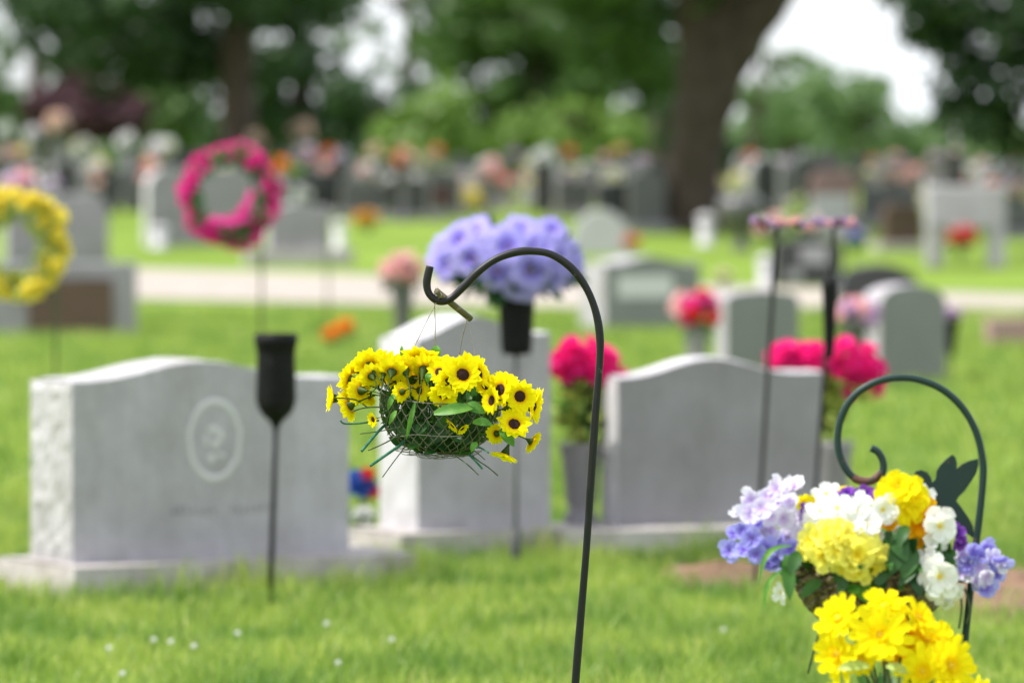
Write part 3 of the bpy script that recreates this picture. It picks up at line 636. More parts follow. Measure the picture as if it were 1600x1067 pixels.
zm = lambda x, y: (1130 + x / 3.556, 720 + y / 3.556)
mb = MB()
for k in range(170):
    a = random.uniform(0, 6.28); r_ = math.sqrt(random.random()) * .13; p = cW + Vector((math.cos(a) * r_, math.sin(a) * r_, random.uniform(-.03, .02)))
    e = p + Vector((math.cos(a) * .3 + random.uniform(-.5, .5), math.sin(a) * .3 + random.uniform(-.5, .5), random.uniform(-.2, 1))).normalized() * random.uniform(.03, .065); leaf(mb, p, e, random.uniform(.012, .024), (0, 0, .004))
for (x0, y0, x1, y1, w_) in ((940, 420, 1020, 560, .028), (1010, 400, 930, 640, .03), (1060, 480, 1000, 660, .03), (1090, 560, 980, 700, .024), (900, 560, 860, 700, .03), (1040, 620, 1100, 760, .02), (700, 640, 640, 740, .02), (620, 600, 690, 720, .022), (1020, 360, 970, 480, .02), (350, 520, 370, 780, .022), (420, 500, 370, 640, .022)):
    leaf(mb, PM(*zm(x0, y0), -.11), PM(*zm(x1, y1), -.135), w_, (0, -.006, .004), 7, .12)
mb.obj('foliage', M['leafm'], tM)
mb = MB()
for (x0, y0, x1, y1, w_, bx, bz) in ((380, 470, 195, 690, .009, -.01, .018), (350, 590, 232, 840, .008, -.012, .008), (740, 700, 880, 790, .03, 0, 0), (690, 690, 760, 740, .018, 0, 0)):
    leaf(mb, PM(*zm(x0, y0), -.12), PM(*zm(x1, y1), -.14), w_, (bx, 0, bz), 9, .12, nrm=(0, -1, .6))
mb.obj('leaves', M['leafl'], tM)
mix = []
for k in range(24):      # left delphinium spray: pale above, blue below
    x = 262 + 190 * math.cos(k * 2.4) * math.sqrt(k / 26); y = 375 + 240 * math.sin(k * 2.4) * math.sqrt(k / 26)
    mix.append(('lilac_p' if y < 375 + random.uniform(-110, 110) else 'blue_p', x, y, 19, (-.35 + random.uniform(-.5, .4), .15 + random.uniform(-.5, .5), .8), -.07 + random.uniform(-.04, .02)))
for x, y in ((300, 170), (400, 140), (330, 210), (430, 330), (370, 300), (60, 410), (110, 300), (40, 500)): mix.append(('lilac_p' if y < 340 else 'blue_p', x, y, 19, (-.2, .5, .6), -.05))
for k in range(14):
    x = 1420 + 130 * math.cos(k * 2.4) * math.sqrt(k / 14); y = 590 + 140 * math.sin(k * 2.4) * math.sqrt(k / 14)
    mix.append(('blue_p' if k % 3 else 'lilac_p', x, y, 19, (.4 + random.uniform(-.4, .4), random.uniform(-.4, .5), .7), -.02 + random.uniform(-.03, .02)))
mix += [('lilac_p', 1510, 560, 22, (.6, .3, .6), -.02), ('orange_p', 225, 235, 18, (-.1, .7, -.3), -.02), ('byel_p', 445, 240, 22, (.1, .2, -.8), -.02), ('byel_p', 530, 250, 22, (-.2, .4, .6), -.05), ('byel_p', 665, 165, 16, (0, .8, .3), -.02), ('orange_p', 835, 200, 18, (.1, .7, .4), -.01),
        ('purple_p', 690, 195, 22, (-.1, .7, .6), -.04), ('purple_p', 780, 195, 22, (.1, .7, .6), -.04), ('purple_p', 470, 290, 20, (.1, .5, .6), -.04),
        ('white_p', 575, 190, 24, (-.1, .5, .8), -.05), ('white_p', 540, 290, 26, (-.2, .4, .8), -.10), ('white_p', 640, 270, 27, (0, .5, .8), -.10), ('white_p', 740, 290, 27, (0, .4, .9), -.11), ('white_p', 700, 350, 27, (0, .3, .9), -.12), ('white_p', 800, 350, 27, (.1, .2, .9), -.115), ('white_p', 590, 350, 26, (-.1, .3, .9), -.11), ('white_p', 885, 270, 26, (.1, .15, 1), -.105), ('white_p', 770, 240, 24, (0, .7, .6), -.08), ('white_p', 850, 410, 17, (.3, -.4, .7), -.08), ('white_p', 500, 320, 22, (-.4, .3, .7), -.08),
        ('byel_p', 975, 150, 36, (0, .35, .9), -.09), ('byel_p', 1050, 200, 32, (.3, .2, .9), -.085), ('byel_p', 920, 190, 27, (-.4, .4, .7), -.07), ('byel_p', 1020, 270, 30, (.1, -.1, .9), -.09), ('orange_p', 1090, 340, 34, (.15, -.2, .9), -.08), ('orange_p', 1130, 300, 30, (.5, .2, .7), -.06), ('orange_p', 1060, 410, 24, (-.1, -.5, .8), -.07), ('orange_p', 920, 350, 14, (0, 0, 1), -.07),
        ('pyel_p', 600, 410, 29, (-.1, .3, .9), -.135), ('pyel_p', 500, 440, 27, (-.4, .1, .9), -.12), ('pyel_p', 680, 430, 29, (.1, .3, .9), -.14), ('pyel_p', 560, 520, 27, (-.2, -.2, .9), -.13), ('pyel_p', 640, 490, 27, (0, 0, 1), -.142), ('pyel_p', 745, 520, 31, (.1, .1, 1), -.145), ('pyel_p', 800, 470, 27, (.3, .3, .8), -.13), ('pyel_p', 740, 600, 29, (0, -.5, .85), -.14), ('pyel_p', 680, 590, 22, (-.3, -.4, .8), -.135), ('pyel_p', 870, 545, 24, (.5, -.1, .8), -.12), ('pyel_p', 820, 590, 24, (.3, -.4, .8), -.13), ('pyel_p', 460, 500, 18, (-.5, -.2, .8), -.11),
        ('white_p', 1200, 360, 30, (.1, .2, .95), -.10), ('white_p', 1210, 430, 22, (0, -.4, .9), -.09), ('white_p', 1135, 195, 20, (.6, .4, .5), -.04), ('white_p', 1150, 560, 25, (-.3, .2, .9), -.11), ('white_p', 1200, 640, 36, (.05, 0, 1), -.125), ('white_p', 1180, 720, 24, (0, -.5, .8), -.11), ('white_p', 1280, 720, 18, (.3, -.5, .6), -.09), ('white_p', 1240, 790, 13, (.4, -.7, .4), -.08), ('white_p', 325, 730, 16, (-.7, -.2, .1), -.08),
        ('purple_p', 1290, 400, 20, (.4, .1, .8), -.06), ('purple_p', 1310, 450, 16, (.3, -.2, .8), -.06)]
for i, (mt, x, y, r_, d, dd) in enumerate(mix):
    base = {'lilac_p': 18, 'blue_p': 18, 'purple_p': 20, 'white_p': 26, 'pyel_p': 26, 'byel_p': 28, 'orange_p': 28}[mt]
    place('flower', FL[mt][i % 2], tM, PM(*zm(x, y), dd), tuple(q + random.uniform(-.28, .28) for q in d), r_ / base * random.uniform(.78, 1.06), center=(mt in ('white_p', 'byel_p', 'pyel_p')))
for pp in ([(1320, 740), (1325, 830), (1310, 930)], [(560, 870), (520, 1000), (470, 1180)], [(1340, 700), (1370, 820), (1350, 900)]):
    mb = MB(); mb.tube(smoothline([PM(*zm(x, y), -.03) for x, y in pp], 4), .0018, 6); mb.obj('stem', M['stemd'], tM)

Y2 = 8.45
PD = lambda x, y, d=0.0: P(x, y, Y2 + d)
fd = foot(1395, Y2)
tD2 = thing('daisy_bouquet', 'bouquet of large bright yellow cloth daisies below the wicker basket', 'flowers', fd)
mb = MB(); mb.lathe(fd, [(.004, 0), (.004, .18), (.02, .20), (.045, .38), (.052, .40), (.050, .405), (.04, .38), (.01, .22)], 20); mb.obj('cone_vase', M['plastic'], tD2)
ds = [(1311, 966, 43, (-.35, .35, .8), -.02), (1374, 992, 50, (0, .15, 1), -.07), (1383, 948, 42, (.1, .75, .6), -.01), (1434, 965, 38, (.5, .45, .65), -.02), (1309, 1022, 45, (-.55, -.05, .8), -.03), (1442, 1048, 44, (-.1, .0, 1), -.055), (1484, 1040, 50, (.4, .15, .9), -.04), (1345, 1028, 30, (-.2, -.2, .9), -.03), (1462, 1085, 40, (.1, -.4, .9), -.05), (1415, 1110, 40, (-.2, -.4, .8), -.03), (1325, 1095, 40, (-.5, -.4, .7), .0), (1520, 1085, 38, (.7, -.2, .6), -.01)]
mb = MB()
for i, (x, y, r_, d, dd) in enumerate(ds):
    p = PD(x, y, dd); place('daisy', DAISY[i % 3], tD2, p, (d[0] * 1.5, d[1] * 1.5, d[2]), r_ / 45.0 * .92)
    q = p - Vector((d[0], -d[2], d[1])).normalized() * .02
    mb.tube(smoothline([q, q.lerp(fd + Vector((0, 0, .5)), .5) + Vector((0, .02, -.02)), fd + Vector((random.uniform(-.02, .02), random.uniform(-.02, .02), .37))], 5), .0022, 6)
for i, (x, y, r_, d) in enumerate(((1416, 1000, 34, (.1, .1, .95)), (1450, 1000, 38, (.2, .5, .8)), (1395, 1015, 26, (-.1, -.3, .9)), (1470, 1000, 30, (.5, .5, .6)))): place('daisy', DAISYO[0] if i in (0, 2) else DAISY[0], tD2, PD(x, y, .02), d, r_ / 45.0)
mb.obj('stems', M['stemd'], tD2)
mb = MB()
for (x0, y0, x1, y1, w_) in ((1358, 1040, 1308, 1045, .016), (1385, 1040, 1420, 1052, .014)): leaf(mb, PD(x0, y0, -.05), PD(x1, y1, -.06), w_, (0, 0, .003), nrm=(0, -1, .4))
mb.obj('leaves', leaf_mat('pale_leaf', (0.45, 0.58, 0.16), (0.6, 0.7, 0.25), .3, False), tD2)
mb = MB()
for k in range(60):
    a = random.uniform(0, 6.28); p = fd + Vector((math.cos(a) * .02, math.sin(a) * .02, random.uniform(.38, .44))); leaf(mb, p, p + Vector((math.cos(a) * random.uniform(.02, .09), math.sin(a) * random.uniform(.02, .09), random.uniform(.02, .10))), .02)
mb.obj('foliage', M['leafm'], tD2)

# ------------------------------------------------------------------ bouquets, wreaths, vases
def blooms(t, c, rx, ry, rz, mats, n, r, lo=-.5, name='bloom'):
    """ruffled blooms over an ellipsoid of the bouquet"""
    for k in range(n):
        ph = k * 2.39996; z = 1 - (1 - lo) * (k + .5) / n; q = math.sqrt(max(0, 1 - z * z))
        d = Vector((q * math.cos(ph), q * math.sin(ph), z)); f = random.uniform(.55, 1.12)
        p = Vector(c) + Vector((d.x * rx * f, d.y * ry * f, d.z * rz * f))
        dd = (d + Vector((random.uniform(-.3, .3), random.uniform(-.3, .3), random.uniform(-.2, .3)))).normalized()
        q_ = dd.to_track_quat('Z', 'Y') @ Quaternion((0, 0, 1), random.uniform(0, 6.28))
        inst(name, fl_bloom(random.choice(mats)), t, p, q_, r * random.uniform(.65, 1.1))
def leafball(t, c, rx, ry, rz, n, L, mat='leafm', name='foliage'):
    mb = MB()
    for k in range(n):
        d = Vector((random.gauss(0, 1), random.gauss(0, 1), random.gauss(0, 1))).normalized(); f = random.uniform(.3, 1)
        p = Vector(c) + Vector((d.x * rx * f, d.y * ry * f, d.z * rz * f)); leaf(mb, p, p + (d + Vector((0, 0, -.2))).normalized() * L * random.uniform(.6, 1.1), L * .45, n=4, nrm=(random.uniform(-1, 1), random.uniform(-1, 1), random.uniform(-1, 1)))
    mb.obj(name, M[mat], t)
def bouquet(name, label, x, y, rpx, Y, mats, n=16, vase=None, group=None, squash=.8, foliage=True, leafmat='leafm', gy=None):
    """bouquet centred at pixel x,y with radius rpx; stands on the ground below, in its vase"""
    s = Y / F; c = P(x, y, Y); r = rpx * s; f = foot(x, Y)
    if gy is not None: f.z = gy
    t = thing(name, label, 'flowers', f, group)
    blooms(t, c, r * .80, r * .80, r * squash * .80, mats, n, r * (.36 if n > 10 else .46))
    if foliage: leafball(t, c - Vector((0, 0, r * .2)), r * .85, r * .85, r * .7, 80, r * .4, leafmat)
    b = c.z - r * .5
    if vase == 'cone' or vase == 'stake':
        mb = MB(); hz = min(.2, max(.06, (b - f.z) * .6)); mb.lathe(Vector((f.x, f.y, b)), [(.008, -hz), (.02, -hz * .95), (.045, 0), (.05, .01), (.04, 0)], 14); mb.tube([f, Vector((f.x, f.y, b - hz + .01))], .005, 6); mb.obj('vase', M['plastic'], t)
    elif vase in ('granite', 'dark', 'white'):
        mb = MB(); hz = b - f.z; w_ = min(.07, r * .55); mb.lathe(f, [(w_ * .9, 0), (w_ * .9, .03), (w_ * .55, .05), (w_ * .75, hz * .6), (w_, hz * .97), (w_, hz), (w_ * .8, hz)], 16); mb.obj('vase', M[{'granite': 'grey2', 'dark': 'dark', 'white': 'white'}[vase]], t)
    else:
        mb = MB()
        for k in range(4): mb.tube([f + Vector((random.uniform(-.01, .01), 0, 0)), Vector((f.x + random.uniform(-r, r) * .3, f.y, c.z))], .003, 5)
        mb.obj('stem', M['stemd'], t)
    return t

# violet petunias in a black cone vase on a stake
Yp = 17.5; fp = foot(806, Yp); s = Yp / F
tP = thing('flower_vase', 'black cone grave vase on a stake before the tall narrow headstone', 'vase', fp)
top, bot = P(808, 455, Yp), P(807, 553, Yp)
mb = MB(); mb.lathe(Vector((bot.x, Yp, 0)), [(.012, bot.z - .004), (.044, bot.z), (.048, bot.z + .02), (.056, top.z - .03), (.058, top.z), (.050, top.z), (.045, bot.z + .02)], 24); mb.obj('cone', M['plastic'], tP)
mb = MB(); mb.tube([fp, Vector((bot.x, Yp, bot.z + .002))], .0065, 10); mb.lathe(fp, [(.009, .02), (.017, .03), (.017, .10), (.009, .13)], 12); mb.obj('stake', metal_mat('grey_stake', (0.10, 0.10, 0.105), .45), tP)
tPF = thing('petunia_bouquet', 'large bouquet of violet blue petunias in the black cone vase', 'flowers', Vector((bot.x, Yp, top.z)))
pc = P(803, 400, Yp)
for (k) in range(32):
    ph = k * 2.39996; z = 1 - 1.5 * (k + .5) / 32; q = math.sqrt(max(0, 1 - z * z)); d = Vector((q * math.cos(ph), q * math.sin(ph), z))
    if d.z < -.1 and abs(d.x) < .45 and d.y > 0: continue
    ff_ = random.uniform(.78, 1.14); p = pc + Vector((d.x * .212 * ff_ + .006, d.y * .16, d.z * .11 * ff_ + .018 * math.cos(d.x * 9 + 1) - .012)); dd = Vector((d.x * .8 + random.uniform(-.3, .3), min(d.y, .4) - .45, d.z * .9 + .1))
    o = inst('petunia', PET[k % 3][0], tPF, p, dd.to_track_quat('Z', 'Y') @ Quaternion((0, 0, 1), random.random() * 6), random.uniform(.66, .98)); sub('flower_center', PET[k % 3][1], o)
o = inst('petunia', PET[0][0], tPF, P(815, 438, Yp - .12), facing((0, -.1, 1)), .95); sub('flower_center', PET[0][1], o)
leafball(tPF, pc - Vector((0, 0, .03)), .19, .14, .10, 260, .07, 'leafd')
mb = MB(); [mb.tube([Vector((bot.x, Yp, top.z - .1)), pc + Vector((random.uniform(-.1, .1), random.uniform(-.1, .1), 0))], .003, 5) for _ in range(8)]; mb.obj('stems', M['stemd'], tPF)

# empty black flute vase before the left headstone
Yv = 16.0; fv = foot(421, Yv)
tV = thing('flower_vase', 'empty ribbed black plastic vase on a stake before the wide left headstone', 'vase', fv)
zt, zr, zm_, zb = P(0, 521, Yv).z, P(0, 540, Yv).z, P(0, 630, Yv).z, P(0, 662, Yv).z
cv = Vector(((431 - 800) / F * Yv, Yv, 0)); mb = MB(); rows = []
for r_, z in ((.010, zb - .012), (.014, zb), (.020, zb + .008), (.038, zb + .024), (.051, zb + .045), (.056, zb + .07), (.053, zr - .03), (.056, zr), (.061, zr + .004), (.061, zt), (.055, zt), (.05, zr), (.048, zm_ + .03)):
    rows.append([cv + Vector((math.cos(a) * r_ * (1 + (.03 if k % 2 else -.02) * (1 if zm_ < z < zr + .001 else 0)), math.sin(a) * r_, z)) for k, a in enumerate([2 * math.pi * k / 32 for k in range(32)])])
mb.grid(rows, True); mb.obj('vase_cup', M['plastic'], tV)
mb = MB(); mb.tube([fv, Vector((cv.x, Yv, zb))], .0075, 10); mb.obj('stake', M['plastic'], tV)

def wreath(label, x, y, rx, ry, Y, mat, polex, seed, band=.17, n=46):
    n = int(n * 1.7); band *= .78; random.seed(seed); c = P(x, y, Y); s = Y / F; f = foot(polex, Y); t = thing('wreath', label, 'wreath', f)
    a_, b_ = rx * s, ry * s
    for k in range(n):
        th = 2 * math.pi * k / n; q = random.uniform(.88, 1.03) if k % 3 else random.uniform(.72, .82)
        p = c + Vector((math.cos(th) * a_ * q, random.uniform(-.05, .02), math.sin(th) * b_ * q)); d = Vector((math.cos(th) * .6 + random.uniform(-.6, .6), -1, math.sin(th) * .6 + .1 + random.uniform(-.6, .6)))
        inst('bloom', fl_bloom(mat), t, p, d.to_track_quat('Z', 'Y') @ Quaternion((0, 0, 1), random.random() * 6), a_ * band * random.uniform(.6, 1.15))
    mb = MB(); mb.tube([c + Vector((math.cos(th) * a_ * .8, .02, math.sin(th) * b_ * .8)) for th in [2 * math.pi * k / 40 for k in range(41)]], a_ * .05, 7); mb.obj('wreath_ring', M['stemd'], t)
    mb = MB()
    for k in range(260):
        th = random.uniform(0, 6.28); q = random.uniform(.56 if mat == 'yelf_p' else .70, .98); p = c + Vector((math.cos(th) * a_ * q, random.uniform(-.05, .03), math.sin(th) * b_ * q)); leaf(mb, p, p + Vector((random.uniform(-1, 1) - math.cos(th) * .6, random.uniform(-.5, .5), random.uniform(-1, 1) - math.sin(th) * .6)).normalized() * a_ * .24, a_ * .10, n=4)
    mb.obj('foliage', M['leafy'] if mat == 'yelf_p' else M['leafm'], t)
    mb = MB(); mb.tube([f, Vector((f.x, Y + .03, c.z - b_ * .7)), Vector((c.x + (f.x - c.x) * .6, Y + .03, c.z + b_ * .7))], .006, 7); mb.obj('wreath_stand', M['stemd'], t)
    return t, c
tW, cWp = wreath('bright pink flower wreath on a thin stand behind the wide left headstone', 359, 307, 74, 79, 24.5, 'pink_p', 408, 3)
mb = MB()
for k in range(9): inst('bloom', fl_bloom('pink_p'), tW, P(330 + k * 7.5, 347 - max(0, k - 4) ** 2 * 2.2, 24.45), facing((random.uniform(-.4, .4), .3, 1)), random.uniform(.018, .028))
for (x0, y0, x1, y1) in ((330, 345, 392, 340), (380, 335, 393, 300)): mb.tube(smoothline([P(x0, y0, 24.45), P((x0 + x1) / 2, (y0 + y1) / 2 + 7, 24.44), P(x1, y1, 24.45)], 5), .016, 8)
mb.obj('ribbon', M['pink_p'], tW)
wreath('yellow flower wreath on a thin stand at the left edge of the photo', 22, 383, 80, 80, 22.5, 'yelf_p', 86, 5, .27, 34)
random.seed(21)

# hot pink bouquets in stone vases by headstone D
def vasebq(label, x, y, rx, ry, Y, vx, vtop, vbot, ledge, name='hydrangea_bouquet'):
    s = Y / F; vb = P(vx, vbot, Y); z0 = ledge; fo = Vector((vb.x, Y, z0)); vt = P(vx, vtop, Y)
    tv = thing('stone_vase', label[0], 'vase', fo); mb = MB(); hz = vt.z - z0
    mb.lathe(fo, [(.055, 0), (.055, .03), (.04, .045), (.05, hz * .3), (.062, hz * .8), (.072, hz * .96), (.072, hz), (.058, hz), (.05, hz * .8)], 20); mb.obj('vase_body', M['grey2'], tv)
    t = thing(name, label[1], 'flowers', Vector((vt.x, Y, vt.z))); c = P(x, y, Y)
    for kx, ky in ((-.42, .05), (.0, .12), (.42, -.05)) if rx > 50 else ((0, 0),):
        blooms(t, c + Vector((kx * rx * s, 0, ky * ry * s)), rx * s * .5, rx * s * .5, ry * s * .66, ['hot_p'], 16, .036)
    leafball(t, P((x + vx) / 2, (y + vtop) / 2 + 12, Y), min(.075, rx * s * .7), .06, abs(vtop - y) * s * .42, 110, .055, 'leafy'); leafball(t, P((x + vx) / 2, (y + vtop) / 2, Y) + Vector((0, .02, 0)), .06, .05, abs(vtop - y) * s * .4, 60, .05)
    mb = MB(); [mb.tube([vt, c + Vector((random.uniform(-.05, .05), random.uniform(-.05, .05), 0))], .004, 5) for _ in range(6)]; mb.obj('stems', M['stemd'], t)
    return t
vasebq(('grey stone vase on the ledge left of the smooth grey headstone', 'hot pink flowers over yellow green leaves, left of the smooth grey headstone'), 914, 572, 58, 52, 18.25, 908, 692, 822, .09)
tR = vasebq(('grey stone vase just behind the right edge of the smooth grey headstone', 'wide hot pink flowers in the vase behind the right end of the smooth grey headstone'), 1252, 566, 60, 36, 18.9, 1300, 690, 780, .0)
blooms(tR, P(1316, 566, 18.9), .07, .06, .065, ['hot_p'], 16, .036); blooms(tR, P(1350, 590, 18.9), .05, .06, .10, ['hot_p'], 18, .036)
leafball(tR, P(1310, 600, 18.9), .12, .06, .05, 60, .055, 'leafy')

# small patriotic flowers between A and B
tb = thing('small_bouquet', 'little bunch of blue and red cloth flowers in the gap beside the wide left headstone', 'flowers', foot(568, 18.45))
for (x_, y_, r_, m_) in ((556, 748, 15, 'bluef_p'), (566, 764, 16, 'bluef_p'), (575, 742, 12, 'red_p'), (582, 768, 13, 'red_p'), (552, 762, 12, 'bluef_p'), (578, 756, 11, 'bluef_p')):
    inst('bloom', fl_bloom(m_), tb, P(x_, y_, 18.45), facing((0, .4, 1)), r_ * 18.45 / F)
mb = MB(); [mb.tube([foot(568, 18.45), P(x_, 760, 18.45)], .004, 5) for x_ in (560, 568, 578)]; mb.obj('stems', M['stemd'], tb)
bouquet('small_bouquet', 'low bunch of white cloth flowers under the blue and red ones', 565, 808, 24, 18.4, ['whitef_p'], 12, None)

# thin dark double stand in front of D, out of focus
Yh = 16.5; fL, fR = foot(1180, Yh), foot(1264, Yh)
t = thing('plant_stand', 'tall thin dark stand of two rods joined by a crossbar, before the smooth grey headstone', 'plant stand', (fL + fR) / 2)
for x0, x1, fo in ((1213, 1188, fL), (1302, 1276, fR)):
    mb = MB(); mb.tube(smoothline([fo, P((x0 + x1) / 2, 570, Yh), P(x0, 372, Yh), P(x0 + 1, 346, Yh)], 6), .0066, 10); mb.obj('rod', M['rod'], t)
mb = MB(); mb.tube([P(1176, 352, Yh), P(1213, 348, Yh), P(1302, 350, Yh), P(1340, 354, Yh)], .006, 8); mb.obj('crossbar', M['rust'], t)
mb = MB(); q0 = P(1296, 545, Yh); mb.lathe((q0.x, Yh, q0.z), [(.008, -.03), (.016, 0), (.022, .18), (.024, .2), (.02, .2)], 16); mb.obj('cone_cup', M['plastic'], t)
t = thing('flower_garland', 'string of small pale pink and white flowers along the crossbar of the dark stand', 'garland', P(1258, 350, Yh))
for k in range(26): inst('bloom', fl_bloom(random.choice(['palepink_p', 'mauve_p', 'mauve_p', 'maroon_p'])), t, P(1176 + k * 6.5 + random.uniform(-3, 3), 350 + random.uniform(-7, 6), Yh - .02), facing((random.uniform(-.5, .5), random.uniform(-.2, .8), 1)), random.uniform(.007, .013))

# ------------------------------------------------------------------ middle-distance stones
def fstone(label, x0, x1, yt, yb, mat, side=None, top='flat', yaw=R(6), T=.2, base=None, Y=None, rise=.3, n=16, name='headstone', bx=.08, rough=0):
    Y = Y or Yg(yb); W = (x1 - x0) / F * Y / math.cos(yaw); c = foot(x0, Y); Hh = P(0, yt, Y).z - c.z - (base or 0)
    tp = {'flat': flat(Hh), 'arch': arch(Hh, Hh * rise), 'serp': serp(Hh * .9, Hh, Hh * .9), 'round': rounded(Hh)}[top]
    return headstone(name, label, c, yaw, W, T, tp, [M[mat], M[side or mat]], base, M['base'] if mat not in ('dark', 'black') else M['grey2'], rough, baseargs=(bx, bx, .08, .08), n=n), c, Y
fstone('grey green granite headstone with a pale name panel, in the row behind the petunias', 945, 1096, 402, 518, 'green_grey', 'granite', 'serp', R(24), .42)
Yq = Yg(518); cq = foot(945, Yq); yq = R(24); q = bpy.data.objects
mb = MB(); pp = [onface(cq, yq, u, z, .004) for u, z in ((.10, .24), (.54, .24), (.54, .40), (.10, .40))]; mb.add(pp, [(0, 1, 2, 3)])
mb.obj('name_panel', M['pale_ring'], [o for o in col.objects if o.get('label', '').startswith('grey green granite')][0], False)
fstone('small grey rounded headstone behind the red and pink bouquet', 1135, 1250, 455, 585, 'green_grey', 'granite', 'arch', R(14), .22, rise=.10)
fstone('grey rounded headstone right of the pair of dark rods', 1375, 1482, 446, 602, 'green_grey', 'granite', 'arch', R(22), .24, rise=.18)
# low dark block with bronze plaque
t, c, Y = fstone('low grey granite block with a brown bronze plaque at the left edge', -40, 212, 412, 526, 'grey2', 'grey2', 'flat', R(3), .35)
mb = MB(); mb.box(Vector((c.x + 150 / F * Y, c.y - .004, P(0, 514, Y).z)) , 132 / F * Y, .02, 78 / F * Y, R(3)); mb.obj('bronze_plaque', M['brown'], t, False)
fstone('grey headstone with rounded shoulder standing behind the plaque block', 10, 168, 305, 412, 'grey2', 'white', 'round', R(10), .25, base=None)
fstone('dark arched headstone above the yellow wreath at the left edge', -30, 72, 243, 330, 'black', 'dark', 'arch', R(4), .2, rise=.4)
fstone('pale grey wide headstone seen through the pink wreath', 232, 402, 264, 385, 'grey2', 'white', 'round', R(14), .3)
t, c, Y = fstone('grey stepped headstone on a broad ledge right of the pink wreath', 420, 516, 318, 415, 'grey2', 'white', 'serp', R(8), .3, base=.15, bx=.22)
fstone('white domed marker just right of the petunias', 895, 985, 328, 398, 'white', 'white', 'arch', R(5), .15, rise=.75)
fstone('small pink granite marker at the right edge by the road', 1548, 1640, 500, 543, 'pinkstone', 'pinkstone', 'flat', R(5), .25)
# black monument with pale carving, behind the rods
t, c, Y = fstone('black granite headstone with pale picture carving between the two dark rods', 1212, 1318, 372, 447, 'black', 'dark', 'serp', R(6), .2)
mb = MB(); mb.box(Vector((c.x + 60 / F * Y, c.y - .006, P(0, 412, Y).z)), 44 / F * Y, .01, 28 / F * Y, R(6)); mb.box(Vector((c.x + 30 / F * Y, c.y - .008, P(0, 438, Y).z)), 22 / F * Y, .01, 16 / F * Y, R(6)); mb.obj('picture_carving', M['granite'], t, False)
fstone('black arched low headstone right of the two dark rods', 1312, 1438, 414, 470, 'black', 'black', 'arch', R(5), .3, rise=.55, Y=47)
# bench-like monument
Y = Yg(418); c = foot(1508, Y); s_ = Y / F; t = thing('bench_monument', 'pale grey granite monument on two legs with red flowers under it', 'monument', c)
mb = MB(); mb.box(c + Vector((0, 0, 62 * s_)), 122 * s_, .3, 66 * s_, R(3)); mb.obj('slab', M['granite'], t, False, bevel=.02)
for dx in (-48, 48): mb = MB(); mb.box(c + Vector((dx * s_, 0, 0)), 24 * s_, .26, 62 * s_, R(3)); mb.obj('leg', M['granite'], t, False, bevel=.01)
bouquet('flower_spray', 'red flowers under the pale granite monument at right', 1500, 372, 27, Y - .5, ['red_p', 'palepink_p'], 14)
# urn like dark stone
Y = Yg(392); c = foot(1158, Y); s_ = Y / F; t = thing('stone_urn', 'dark grey bowl shaped urn on a pedestal right of the big tree trunk', 'urn', c)
mb = MB(); mb.lathe(c, [(14 * s_, 0), (14 * s_, 8 * s_), (8 * s_, 14 * s_), (9 * s_, 28 * s_), (28 * s_, 40 * s_), (38 * s_, 64 * s_), (38 * s_, 74 * s_), (30 * s_, 84 * s_), (10 * s_, 90 * s_), (.5 * s_, 90 * s_)], 20); mb.obj('urn_body', M['dark'], t)
# white lanterns / posts
def lantern(label, x, yt, yb, w_, mat='white'):
    Y = Yg(yb); c = foot(x, Y); s_ = Y / F; h = P(0, yt, Y).z - c.z; t = thing('grave_lantern', label, 'lantern', c)
    mb = MB(); mb.lathe(c, [(w_ * s_ * .5, 0), (w_ * s_ * .5, h * .12), (w_ * s_ * .36, h * .16), (w_ * s_ * .42, h * .75), (w_ * s_ * .3, h * .85)], 14); mb.obj('lantern_body', M[mat], t)
    mb = MB(); mb.lathe(c, [(w_ * s_ * .5, h * .82), (w_ * s_ * .45, h * .9), (w_ * s_ * .1, h), (.001, h)], 14); mb.obj('lantern_cap', M[mat], t)
lantern('small white lantern at the foot of the dark urn', 1103, 333, 385, 30)
lantern('white lantern left of the black headstone by the two rods', 1195, 398, 450, 26)
lantern('white lantern at the foot of the pale headstone behind the pink wreath', 250, 352, 388, 32)
lantern('white lantern on the grass right of the stepped grey headstone', 530, 345, 390, 24, 'pale_ring')

# middle-distance flowers
bouquet('rose_bouquet', 'pale pink roses in a dark vase behind the tall narrow headstone', 629, 424, 38, 34, ['palepink_p'], 20, 'dark')
bouquet('rose_bouquet', 'red and pink roses in a vase before the small grey rounded headstone', 1088, 488, 42, 30, ['red_p', 'palepink_p', 'palepink_p', 'pink_p'], 22, 'granite')
bouquet('rose_bouquet', 'pink and mauve flowers in a vase left of the grey rounded headstone', 1335, 490, 38, 31, ['palepink_p', 'mauve_p'], 20, 'dark')
bouquet('small_bouquet', 'small purple bunch at the right side of the grey rounded headstone', 1486, 492, 17, 32, ['mauve_p', 'purplef' if 'purplef' in M else 'mauve_p'], 10, 'stake')
bouquet('poppy_bunch', 'bright orange flowers on the lawn left of the tall narrow headstone, upper bloom', 541, 512, 16, 38, ['orangef_p'], 8)
bouquet('poppy_bunch', 'bright orange flowers on the lawn left of the tall narrow headstone, lower bloom', 518, 523, 17, 37, ['orangef_p'], 8)
bouquet('marigold_ball', 'round amber flower ball on the far lawn left of the petunias', 572, 342, 20, Yg(362), ['amber_p'], 14)
bouquet('small_bouquet', 'coral red bunch beside the white domed marker', 987, 378, 14, Yg(400), ['coral_p'], 8)
bouquet('small_bouquet', 'cream flower bunch right of the grey green headstone', 1130, 431, 16, Yg(455), ['cream_p'], 9)
bouquet('flower_spray', 'pink and white flowers over the grey headstone behind the plaque block', 30, 290, 34, 57.5, ['palepink_p', 'whitef_p', 'mauve_p'], 18)
